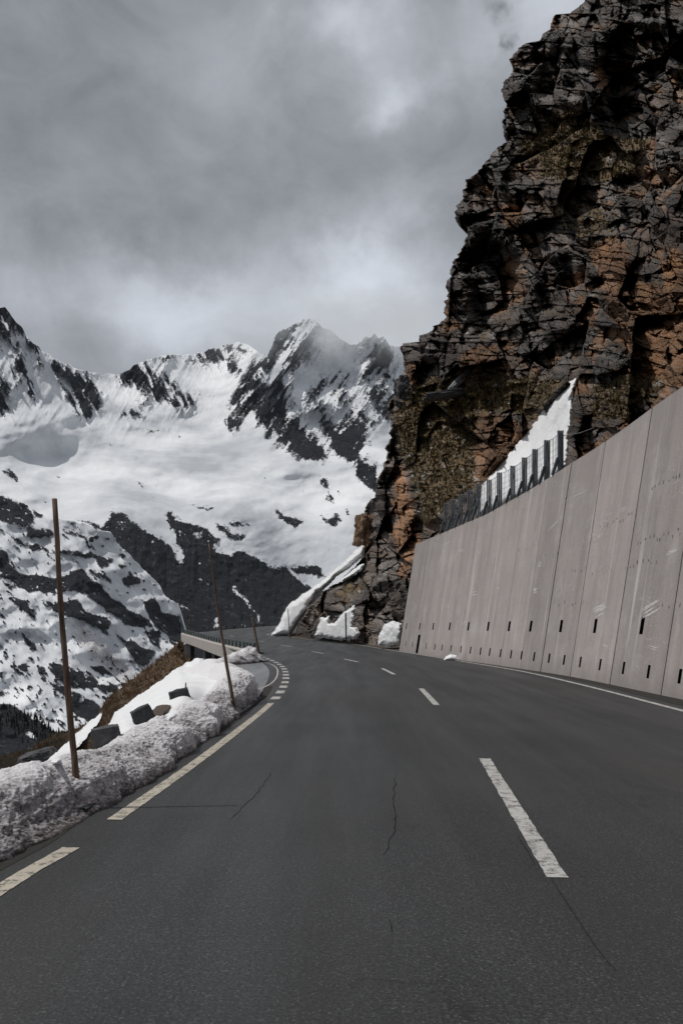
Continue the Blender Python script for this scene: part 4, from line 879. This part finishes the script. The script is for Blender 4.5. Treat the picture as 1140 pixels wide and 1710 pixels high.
for i in range(len(ya)-1):
    y0, y1 = ycuts[i], ycuts[i+1]; ym = (y0+y1)/2
    jd = [j for j in joints if abs(ym-j[0]) < j[1]]
    for k in range(len(zf)-1):
        z0, z1 = zf[k], zf[k+1]; zm = (z0 + (6.2 if z1 == 'top' else z1))/2
        if jd:
            dp = -jd[0][2]
            face(vtx(y0, z0, dp), vtx(y1, z0, dp), vtx(y1, z1, dp), vtx(y0, z1, dp), m=1)
            face(vtx(y0, z0, 0), vtx(y0, z0, dp), vtx(y0, z1, dp), vtx(y0, z1, 0)); face(vtx(y1, z0, dp), vtx(y1, z0, 0), vtx(y1, z1, 0), vtx(y1, z1, dp))
            continue
        hs = [h for h in holeset if h[0] < ym < h[1] and h[2] < zm < h[3]]
        if hs:
            if hs[0][4] == 1:
                face(vtx(y0, z0, -.03), vtx(y1, z0, -.03), vtx(y1, z1, -.03), vtx(y0, z1, -.03), m=1)
            continue
        face(vtx(y0, z0, 0), vtx(y1, z0, 0), vtx(y1, z1, 0), vtx(y0, z1, 0))
# coping, back and far end
for i in range(len(ya)-1):
    y0, y1 = ycuts[i], ycuts[i+1]
    face(vtx(y0, 'top', 0), vtx(y1, 'top', 0), vtx(y1, 'top', -.45), vtx(y0, 'top', -.45))
    face(vtx(y0, 'top', -.45), vtx(y1, 'top', -.45), vtx(y1, -.3, -.9), vtx(y0, -.3, -.9))
for k in range(len(zf)-1):
    for Y in (ycuts[-1], ycuts[0]):
        o1 = -.45 - .45*(1-min(1, (zf[k] if zf[k] != 'top' else 6.3)/6.3)); o2 = -.45 - .45*(1-min(1, (zf[k+1] if zf[k+1] != 'top' else 6.3)/6.3))
        face(vtx(Y, zf[k], 0), vtx(Y, zf[k], o1), vtx(Y, zf[k+1], o2), vtx(Y, zf[k+1], 0))
me = bpy.data.meshes.new('wall_face'); me.from_pydata(mb.v, [], mb.f); me.update()
a = me.attributes.new('su', 'FLOAT', 'POINT'); a.data.foreach_set('value', np.array(su, np.float32))
jc = np.array(sorted(j[0] for j in joints if j[1] > .009)); pid = np.searchsorted(jc, np.array(su))
a = me.attributes.new('pt', 'FLOAT', 'POINT'); a.data.foreach_set('value', _hash(pid, pid*3+1, pid*0, 9).astype(np.float32))
wf = link('wall_face', me, [M['wall'], M['dark']], wall); me.polygons.foreach_set('material_index', mb.m)
for (Y, z0, z1, w) in slots:        # the hollow of every drain slot
    b = MB(); y0, y1 = round(Y-w, 4), round(Y+w, 4); dp = -.35
    c = [wP(y0, z0, 0), wP(y1, z0, 0), wP(y1, z1, 0), wP(y0, z1, 0)]; e = [wP(y0, z0, dp), wP(y1, z0, dp), wP(y1, z1, dp), wP(y0, z1, dp)]
    for k in range(4): b.quad(c[k], c[(k+1) % 4], e[(k+1) % 4], e[k])
    b.quad(*e, m=1)
    b.build('drain_slot', [M['dark'], M['dark']], wall)
# pale lime runs and scrape marks, thin skins on the face
rg2 = random.Random(12); b = MB()
for (px, z, L, ang, w_) in [(745, 5.6, 1.3, .1, .05), (770, 5.0, 1.5, -.25, .05), (800, 5.3, .9, .5, .04), (790, 2.9, 1.2, .02, .06), (830, 3.0, .5, .0, .05), (925, 4.9, 1.0, .5, .05), (900, 3.6, .4, .0, .06), (893, 2.7, .35, .0, .07), (965, 5.6, 1.7, .05, .035), (1000, 1.9, .8, .25, .10), (1085, 1.9, .8, .35, .08), (1050, 1.75, .05, 1.5, .35), (1090, 1.0, .6, -.1, .03), (1010, 1.0, .5, -.2, .03), (700, 5.2, .6, .6, .04), (660+30, 4.4, .5, .2, .04), (1040, 4.6, .6, .15, .04), (1120, 3.1, .7, .1, .05)]:
    Y0 = solveY(px, z); n_s = 5 if w_ > .06 else 2
    for q2 in range(n_s):
        yy, zz2 = Y0+rg2.uniform(-.15, .15)*L, z+rg2.uniform(-.5, .5)*w_*3; N_ = 14; prev = None
        l2 = L*rg2.uniform(.5, 1)
        for k in range(N_+1):
            f = k/N_; Yk = yy+(f-.5)*l2*math.cos(ang)*-1.6; zk = zz2+(f-.5)*l2*math.sin(ang)+rg2.uniform(-.012, .012); hw = .5*w_*.60*math.sin(math.pi*min(max(f, .04), .96))*rg2.uniform(.4, 1.3)
            cur = (wP(Yk, zk-hw, .003), wP(Yk, zk+hw, .003))
            if prev is not None: b.quad(prev[0], cur[0], cur[1], prev[1])
            prev = cur
b.build('lime_scrape', m_plain('lime scrape', (.62, .60, .585)), wall)
# light pipe cover at the head of the widest joint
jy = joints[0][0]; b = MB(); b.tube([wP(jy, 5.65, .02), wP(jy, wH(jy)-.02, .02)], .035, 8); b.build('joint_cover', M['conc'], wall)

# ------------------------------------------------------------------ post fence above the wall
fence = empty('snow_fence'); tag(fence, 'slate steel post fence with braces and wire netting on top of the wall', 'fence')
fx = [935, 912.5, 892.5, 875, 855.5, 833, 816, 798, 782.5, 768.5, 755.5, 743.5]
ft = [719, 735, 750, 764, 778, 789, 801, 809, 818, 825, 833, 839]
posts = []
for x, yt_ in zip(fx, ft):
    lo, hi = 15., 50.
    for _ in range(50):
        mid = (lo+hi)/2; p = wP(mid, wH(mid), -.30); xx = CX+F*p[0]/p[1]
        if xx > x: lo = mid
        else: hi = mid
    p = wP(mid, wH(mid), -.30); zt = CH + (HY-yt_)*p[1]/F
    posts.append((p, zt, mid))
for p, zt, Y in posts:
    n = np.array([*wN(Y), 0.]); tdir = np.array([-n[1], n[0], 0.]); b = MB(); zb = p[2]-.25
    h = (zt-zb)/2; c = np.array([p[0], p[1], zb+h])
    b.box(c, n*.008, tdir*.07, (0, 0, h)); b.box(c+n*.075, n*.010, tdir*.075, (0, 0, h)); b.box(c-n*.075, n*.010, tdir*.075, (0, 0, h))
    b.build('post', M['steel'], fence)
    b = MB(); a0 = np.array([p[0], p[1], p[2]+(zt-p[2])*.40]) - n*.09; a1 = wP(Y-.1, wH(Y)-.02, 0.0) + np.array([0, 0, .03]) + tdir*.0
    a1 = a1 - n*.02; d = a1-a0; L = np.linalg.norm(d); d /= L; s2 = np.cross(d, tdir)
    b.box((a0+a1)/2, d*L/2, tdir*.055, s2*.045); b.build('brace', M['steel'], fence)
net = MB(); rw = .006
for (p, zt, Y), (q_, zt2, Y2) in zip(posts[:-1], posts[1:]):
    for k in range(8):
        f = k/7; a0 = np.array([p[0], p[1], p[2]+(zt-p[2]-.05)*f]); a1 = np.array([q_[0], q_[1], q_[2]+(zt2-q_[2]-.05)*f]); mid = (a0+a1)/2 - np.array([0, 0, .05])
        net.tube([a0, a0*.5+mid*.5-np.array([0, 0, .01]), mid, a1*.5+mid*.5-np.array([0, 0, .01]), a1], rw*(1.8 if k == 7 else 1), 4, cap=False)
    for k in range(1, 11):
        f = k/11; c = p*(1-f)+q_*f; sag = .05*math.sin(f*math.pi); zt_ = zt*(1-f)+zt2*f - .05 - sag
        net.tube([(c[0], c[1], c[2]-sag), (c[0]+R.uniform(-.03, .03), c[1], (c[2]+zt_)/2), (c[0]+R.uniform(-.03, .03), c[1], zt_)], rw, 4, cap=False)
p, zt, Y = posts[0]
net.tube([(p[0], p[1], zt-.2), (p[0]+.6, p[1]-.3, zt-.15), (p[0]+1.1, p[1]-.2, zt+.05)], .012, 4)
net.build('wire_net', M['wire'], fence)

# ------------------------------------------------------------------ guard rail and viaduct at the bend
gl = smooth_curve([(-4.6, 45.0), (-6.1, 51.5), (-8.95, 63), (-12.6, 77), (-16.0, 88.5), (-17.35, 92.5), (-17.75, 95)], 200)
gd = np.gradient(gl, axis=0); gd /= np.linalg.norm(gd, axis=1, keepdims=True); gn = np.stack([-gd[:, 1], gd[:, 0]], 1)
gz = zr(gl[:, 1])
via = empty('viaduct'); tag(via, 'pale concrete viaduct edge on pillars carrying the road bend', 'viaduct')
def prof_sweep(name, prof, mat, parent, sl=slice(None), smooth=False):
    pts = np.stack([np.stack([gl[sl, 0]+gn[sl, 0]*o, gl[sl, 1]+gn[sl, 1]*o, gz[sl]+z], 1) for o, z in prof], 1)
    pts = np.concatenate([pts, pts[:, :1]], 1)
    return gridmesh(name, pts, mat, parent=parent, smooth=smooth)
bm_ = prof_sweep('edge_beam', [(-.5, .03), (-.1, .13), (.32, .13), (.36, .08), (.36, -.74), (.30, -.78), (-.4, -.78), (-.5, -.4)], M['conc'], via)
k0 = 188; ctr = np.array([gl[k0, 0]+gn[k0, 0]*.1, gl[k0, 1], 0]); b = MB()
dv = np.array([gd[k0, 0], gd[k0, 1], 0]); nv = np.array([gn[k0, 0], gn[k0, 1], 0])
b.box(ctr+np.array([.35, -.3, -2.3]), (0.62, 0, 0), (0, 1.2, 0), (.02, 0, 1.75)); b.build('abutment', M['conc'], via)
for kk in (120, 92, 64):
    b = MB(); c = (gl[kk, 0]+gn[kk, 0]*.1, gl[kk, 1]+gn[kk, 1]*.1, gz[kk]-2.1)
    b.box(c, (.10, 0, 0), (0, .14, 0), (0, 0, 1.35)); b.build('pillar', M['conc'], via)
b = MB()
for kk in range(20, 195, 5):
    o_ = -2.2; a0 = (gl[kk, 0]+gn[kk, 0]*o_, gl[kk, 1]+gn[kk, 1]*o_); k2 = min(kk+5, 199); a1 = (gl[k2, 0]+gn[k2, 0]*o_, gl[k2, 1]+gn[k2, 1]*o_)
    b.quad((*a0, -4), (*a1, -4), (*a1, gz[k2]-.3), (*a0, gz[kk]-.3))
    e0 = (gl[kk, 0]-gn[kk, 0]*.3, gl[kk, 1]-gn[kk, 1]*.3); e1 = (gl[k2, 0]-gn[k2, 0]*.3, gl[k2, 1]-gn[k2, 1]*.3)
    b.quad((*a0, gz[kk]-.32), (*a1, gz[k2]-.32), (*e1, gz[k2]-.32), (*e0, gz[kk]-.32))
b.build('back_wall', M['stone'], via)
rail = empty('guard_rail'); tag(rail, 'dark green steel guard rail curving along the viaduct edge', 'guard rail')
s_g = np.concatenate([[0], np.cumsum(np.linalg.norm(np.diff(gl, axis=0), axis=1))]); st = .6; np_ = 0
while st < s_g[-1]-.1 and np_ < 60:
    x_, y_ = np.interp(st, s_g, gl[:, 0]), np.interp(st, s_g, gl[:, 1]); z_ = np.interp(st, s_g, gz); kk = int(np.interp(st, s_g, np.arange(200)))
    b = MB(); b.box((x_, y_, z_+.13+.22), (.05, 0, 0), (0, .07, 0), (0, 0, .22)); b.build('post', M['green'], rail); st += 2.1 if st > 4 else 1.6; np_ += 1
def railbar(z, hw, hh):
    prof = [(-hw, z-hh), (-hw, z+hh), (hw, z+hh), (hw, z-hh)]
    return prof_sweep('rail', prof, M['green'], rail)
railbar(.54, .06, .045); railbar(.40, .04, .03); railbar(.2, .03, .02)

# ------------------------------------------------------------------ snow poles, posts and stones
def pole(name, base_, top_, r0, r1, mat, label, cat='pole', group=None, seg=14, bend=.02, sd=0):
    b = MB(); a0, a1 = np.array(base_, float), np.array(top_, float); L = np.linalg.norm(a1-a0); a00 = a0 - (a1-a0)/L*.25
    rr = random.Random(sd); pts = []; rad = []
    for k in range(seg+1):
        f = k/seg; w = math.sin(f*math.pi)*bend*L*.3
        pts.append(a00*(1-f)+a1*f + np.array([w+rr.uniform(-1, 1)*r0*.10, rr.uniform(-1, 1)*r0*.1, 0])); rad.append((r0*(1-f)+r1*f)*(1+rr.uniform(-.08, .08)))
    b.tube(pts, rad, 10)
    o = b.build(name, mat, smooth=True); tag(o, label, cat, group); return o
g1 = 'wooden snow poles beside the road'
def A3(x, y, D): return [float(v) for v in at(x, y, D)]
pole('snow_pole', A3(127, 1279, 6.9), A3(92, 833, 7.05), .030, .021, M['wood'], 'tallest wooden snow pole standing in the dirty snow bank, at far left', group=g1, sd=1, bend=-.03)
pole('snow_pole', A3(389, 1166, 14.2), A3(349, 908, 14.4), .034, .012, M['wood'], 'thin leaning wooden snow pole at the far tip of the dirty snow bank', group=g1, sd=2, bend=-.03)
pole('snow_pole', A3(434, 1098, 35.5), A3(421, 1031, 35.8), .07, .04, M['wood'], 'short wooden snow pole in the small snow heap by the guard rail', group=g1, sd=3, bend=-.02)
pole('marker_post', A3(318.5, 1058, 93.5), A3(318.5, 1026, 93.5), .05, .035, M['wood'], 'thin grey post at the far left end of the guard rail', sd=4, bend=0)
pole('marker_post', A3(484, 1061, 83), A3(480.5, 1016, 83), .05, .035, M['wood'], 'thin brown post in front of the far snow bank', sd=5, bend=0)
o = pole('marker_post', A3(577.8, 1066, 64), A3(577, 1023, 64), .055, .055, M['steel'], 'dark steel post standing in the ragged snow patch', sd=6, bend=0)
pole('stake', A3(309.5, 1162, 15.0), A3(310.5, 1140, 15.0), .016, .013, M['wood'], 'short wooden stake sticking out of the clean snow field', cat='stake', sd=7, bend=0)
def stone(name, c, hx, hy, hz, rot, mat, label, cat='stone', group=None, sd=0, sub=4, rough=.12, boxy=.65):
    """a rough block: a subdivided box rounded and broken by noise"""
    n_ = 2**sub; V = []; Fq = []; idx = {}
    def vid(p):
        k = tuple(np.round(p, 5))
        if k not in idx: idx[k] = len(V); V.append(p)
        return idx[k]
    for ax in range(3):
        for sgn in (-1, 1):
            for i in range(n_):
                for j in range(n_):
                    cs = []
                    for (u, v) in ((i, j), (i+1, j), (i+1, j+1), (i, j+1)):
                        p = np.zeros(3); p[ax] = sgn; p[(ax+1) % 3] = -1+2*u/n_; p[(ax+2) % 3] = -1+2*v/n_; cs.append(vid(p))
                    Fq.append(cs if sgn > 0 else cs[::-1])
    V = np.array(V); sph = V/np.linalg.norm(V, axis=1, keepdims=True)*1.25; V = V*boxy + sph*(1-boxy)
    nz = fbm(V[:, 0]*1.3+sd, V[:, 1]*1.3, V[:, 2]*1.3, 4, sd)*rough + (worley(V[:, 0]*1.6+sd, V[:, 1]*1.6, V[:, 2]*1.6, sd)[0]-.5)*rough
    V = V*(1+nz)[:, None]*np.array([hx, hy, hz])
    ca, sa = math.cos(rot[1]), math.sin(rot[1]); cz, szz = math.cos(rot[0]), math.sin(rot[0])
    V = np.stack([V[:, 0]*ca - V[:, 2]*sa, V[:, 1], V[:, 0]*sa + V[:, 2]*ca], 1)
    V = np.stack([V[:, 0]*cz - V[:, 1]*szz, V[:, 0]*szz + V[:, 1]*cz, V[:, 2]], 1) + np.array(c)
    me = bpy.data.meshes.new(name); me.from_pydata([tuple(v) for v in V], [], Fq); me.update()
    o = link(name, me, mat, smooth=False); tag(o, label, cat, group); return o
gS = 'dark guard stones along the road edge'
stone('guard_stone', A3(301, 1168, 13.6), .155, .13, .16, (.3, .25), M['stone'], 'tilted dark guard stone in the snow nearest the short stake', group=gS, sd=11, rough=.06, boxy=.85)
stone('guard_stone', A3(240, 1198, 11.6), .14, .13, .145, (.3, .45), M['stone'], 'middle one of the three dark guard stones behind the snow bank', group=gS, sd=12, rough=.06, boxy=.85)
stone('guard_stone', A3(178, 1230, 9.4), .15, .12, .11, (.3, .16), M['boulder'], 'half-buried paler guard stone just right of the tallest pole', group=gS, sd=13, rough=.06, boxy=.85)
stone('boulder', A3(66, 1272, 10.5), .215, .2, .13, (.2, .30), M['boulder'], 'rounded grey boulder on the dark slope left of the tallest pole', cat='rock', sd=14, rough=.12, boxy=.4)
blob('earth_patch', [(217, 1230), (226, 1218), (232, 1210), (236, 1222), (226, 1232)], lambda x, y: DS(x, y)*.93, .15, M['gravel'], 'strip of bare brown earth left of the middle guard stone', 'earth', edge=4, step=.6, seed=90)
blob('earth_patch', [(254, 1190), (262, 1180), (272, 1176), (283, 1178), (276, 1188), (264, 1199), (256, 1200)], lambda x, y: DS(x, y)*.92, .2, M['gravel'], 'mound of bare brown earth between two dark guard stones', 'earth', edge=5, step=.6, seed=91)
# blocks along the outer edge of the far bend
gE = 'small blocks along the outer edge of the far bend'
for i, (x, y, w) in enumerate([(347, 1054, 3.2), (360, 1052, 2.2), (377, 1049.5, 3.0), (391, 1048, 3.5), (407, 1047, 2.6), (428, 1045.5, 2.0), (440, 1045, 2.6)]):
    D = float(np.interp(x, [336, 380, 464], [99.5, 110, 122])); c = A3(x, y-1.5, D)
    stone('edge_block', c, w*D/F*.5, .25, .30, (0, 0), M['boulder'], 'small grey block in the row along the outer edge of the far bend', group=gE, sd=30+i, sub=2, rough=.1)
# rocks standing clear of the face
stone('rock_outcrop', A3(612, 888, 83), .75, .9, 1.25, (.5, -.15), M['rock'], 'rounded rusty rock knob above the long snow bank', cat='rock', sd=41, sub=5, rough=.55, boxy=.1)
stone('rock_outcrop', A3(681, 653, 74), 1.0, 1.2, 1.2, (.1, .1), M['boulder'], 'dark square boulder under the rusty overhang on the cliff edge', cat='rock', sd=42, sub=5, rough=.2, boxy=.7)
stone('rock_slab', A3(766, 636, 61), .95, .5, .22, (.3, .80), M['wire'], 'pale tilted rock slab on the mossy ledge', cat='rock', sd=43, sub=4, rough=.12, boxy=.75)
stone('rock_slab', A3(740, 660, 60), 1.3, .6, .22, (.2, .20), M['boulder'], 'flat grey rock slab lying in the moss below the tilted slab', cat='rock', sd=44, sub=4, rough=.15, boxy=.7)

# ------------------------------------------------------------------ mist on the peaks
def mist(name, x0, x1, y0, y1, D, label, seed, dens, col):
    n = NT('mist '+str(seed)); p = n.pos()
    a = n.noise(n.vmap(p, (1, 1, 1.5), loc=(seed*77, 0, 0)), .0022, 6, .6, .3)
    m = n.math('MULTIPLY', n.range(a, .30, .68), n.attr('fade')); m = n.math('MULTIPLY', m, dens, clamp=True)
    em = n.n('ShaderNodeEmission', None, Color=(*col, 1), Strength=1.0); tr = n.n('ShaderNodeBsdfTransparent')
    mx = n.n('ShaderNodeMixShader'); n.set(mx, 'i0', m); n.set(mx, 'i1', tr); n.set(mx, 'i2', em); n.t.links.new(mx.outputs[0], n.out.inputs[0])
    gx, gy = np.meshgrid(np.linspace(x0, x1, 60), np.linspace(y0, y1, 40))
    u, v = (gx-x0)/(x1-x0), (gy-y0)/(y1-y0); fade = np.clip(sstep(0, .3, u)*sstep(1, .7, u)*sstep(0, .35, v)*sstep(1, .45, v), 0, 1)
    DD = D + fbm(gx/60, gy/60, oct=3, seed=seed)*100
    o = gridmesh(name, np.dstack(at(gx, gy, DD)), n.mat, {'fade': fade}); o.visible_shadow = True
    tag(o, label, 'mist', kind='stuff'); return o
mc = (.50, .525, .55)
mist('mist', 480, 760, 470, 625, 2850, 'low cloud drifting over the rocky twin peaks', 3, 1.6, mc)
mist('mist', 330, 520, 500, 625, 3300, 'thin cloud veiling the far snowy ridge', 5, .7, mc)

# ------------------------------------------------------------------ sky, sun, camera
w = bpy.data.worlds.new('World'); scene.world = w; w.use_nodes = True
nt = w.node_tree; nt.nodes.clear()
class WN(NT):
    def __init__(s): s.t = nt; s.out = s.n('ShaderNodeOutputWorld')
n = WN()
SUN_EL, SUN_AZ = math.radians(59), math.radians(-88)      # azimuth from +Y, clockwise positive
sky = n.n('ShaderNodeTexSky', {'sky_type': 'NISHITA', 'sun_disc': False, 'sun_elevation': SUN_EL, 'sun_rotation': SUN_AZ})
tc_ = n.n('ShaderNodeTexCoord').outputs['Generated']
def lobe(x, y, r, amp_, stretch=1.0):
    d = np.array([(x-CX)/F, 1, (HY-y)/F]); d /= np.linalg.norm(d)
    off = n.n('ShaderNodeVectorMath', {'operation': 'SUBTRACT'}, i0=wv, i1=tuple(d)).outputs[0]
    off = n.vmap(off, (1/stretch, 1, stretch))
    L = n.n('ShaderNodeVectorMath', {'operation': 'LENGTH'}, i0=off).outputs['Value']
    q_ = n.math('DIVIDE', L, r/F); g_ = n.math('POWER', 2.718, n.math('MULTIPLY', n.math('MULTIPLY', q_, q_), -1.0))
    return n.math('MULTIPLY', g_, amp_)
wn = n.n('ShaderNodeTexNoise', None, Vector=tc_, Scale=5.0, Detail=6, Roughness=.6).outputs['Color']
wv = n.n('ShaderNodeVectorMath', {'operation': 'ADD'}, i0=tc_, i1=n.n('ShaderNodeVectorMath', {'operation': 'MULTIPLY'}, i0=n.n('ShaderNodeVectorMath', {'operation': 'SUBTRACT'}, i0=wn, i1=(.5, .5, .5)).outputs[0], i1=(.20, .20, .20)).outputs[0]).outputs[0]
base_n = n.noise(n.vmap(tc_, (1, 1, 1.6)), 3.4, 7, .55, .3); fine = n.noise(n.vmap(tc_, (1, 1, 1.5), loc=(3, 1, 2)), 9, 7, .6, .5)
v = n.math('ADD', n.range(base_n, .3, .7, .275, .40), n.range(fine, .3, .7, -.045, .055))
for a in [(640, 450, 80, .30, 1.3), (260, 515, 110, .33, 1.5), (560, 530, 120, .18, 1.4), (590, 30, 60, .26, 1.3), (690, 140, 40, .26, 1.2), (900, 30, 90, .26, 1.0), (780, 60, 60, .08, 1), (430, 110, 110, .06, 1.6), (30, 530, 70, .10, 1.0), (720, 420, 80, .08, 1), (120, 220, 190, -.07, 1.4), (300, 340, 170, -.03, 1.6), (560, 250, 140, -.02, 1.5), (812, 15, 18, -.28, .8), (828, 85, 14, -.28, .55), (845, 115, 12, -.22, .6), (200, 40, 150, -.02, 1.5), (100, 560, 60, -.07, 1.5)]:
    v = n.math('ADD', v, lobe(*a))
v = n.math('MAXIMUM', v, .12)
cc = n.n('ShaderNodeCombineColor', None, Red=n.math('MULTIPLY', v, .935), Green=n.math('MULTIPLY', v, .99), Blue=n.math('MULTIPLY', v, 1.085)).outputs[0]
bg1 = n.n('ShaderNodeBackground', None, Color=cc, Strength=1.0); bg2 = n.n('ShaderNodeBackground', None, Color=sky, Strength=.05)
mx = n.n('ShaderNodeMixShader'); n.set(mx, 'i0', .06); n.set(mx, 'i1', bg1); n.set(mx, 'i2', bg2); nt.links.new(mx.outputs[0], n.out.inputs[0])

sd = bpy.data.lights.new('sun', 'SUN'); sd.energy = 2.5; sd.angle = math.radians(.6); sd.color = (1, .965, .92)
so = bpy.data.objects.new('sun', sd); COL.objects.link(so)
from mathutils import Vector
dirs = Vector((math.sin(SUN_AZ)*math.cos(SUN_EL), math.cos(SUN_AZ)*math.cos(SUN_EL), math.sin(SUN_EL)))
so.rotation_euler = dirs.to_track_quat('Z', 'Y').to_euler(); so.location = (0, 0, 50)
cam = bpy.data.cameras.new('camera'); co = bpy.data.objects.new('camera', cam); COL.objects.link(co)
co.location = (0, 0, CH); co.rotation_euler = (math.radians(90), 0, 0)
cam.sensor_fit = 'VERTICAL'; cam.sensor_height = 36; cam.lens = 36*F/1710
cam.shift_y = (HY-855)/1710; cam.clip_start = .05; cam.clip_end = 30000
scene.camera = co
scene.view_settings.view_transform = 'Standard'; scene.view_settings.look = 'None'; scene.view_settings.exposure = 0
scene.cycles.transparent_max_bounces = 12; scene.cycles.max_bounces = 5
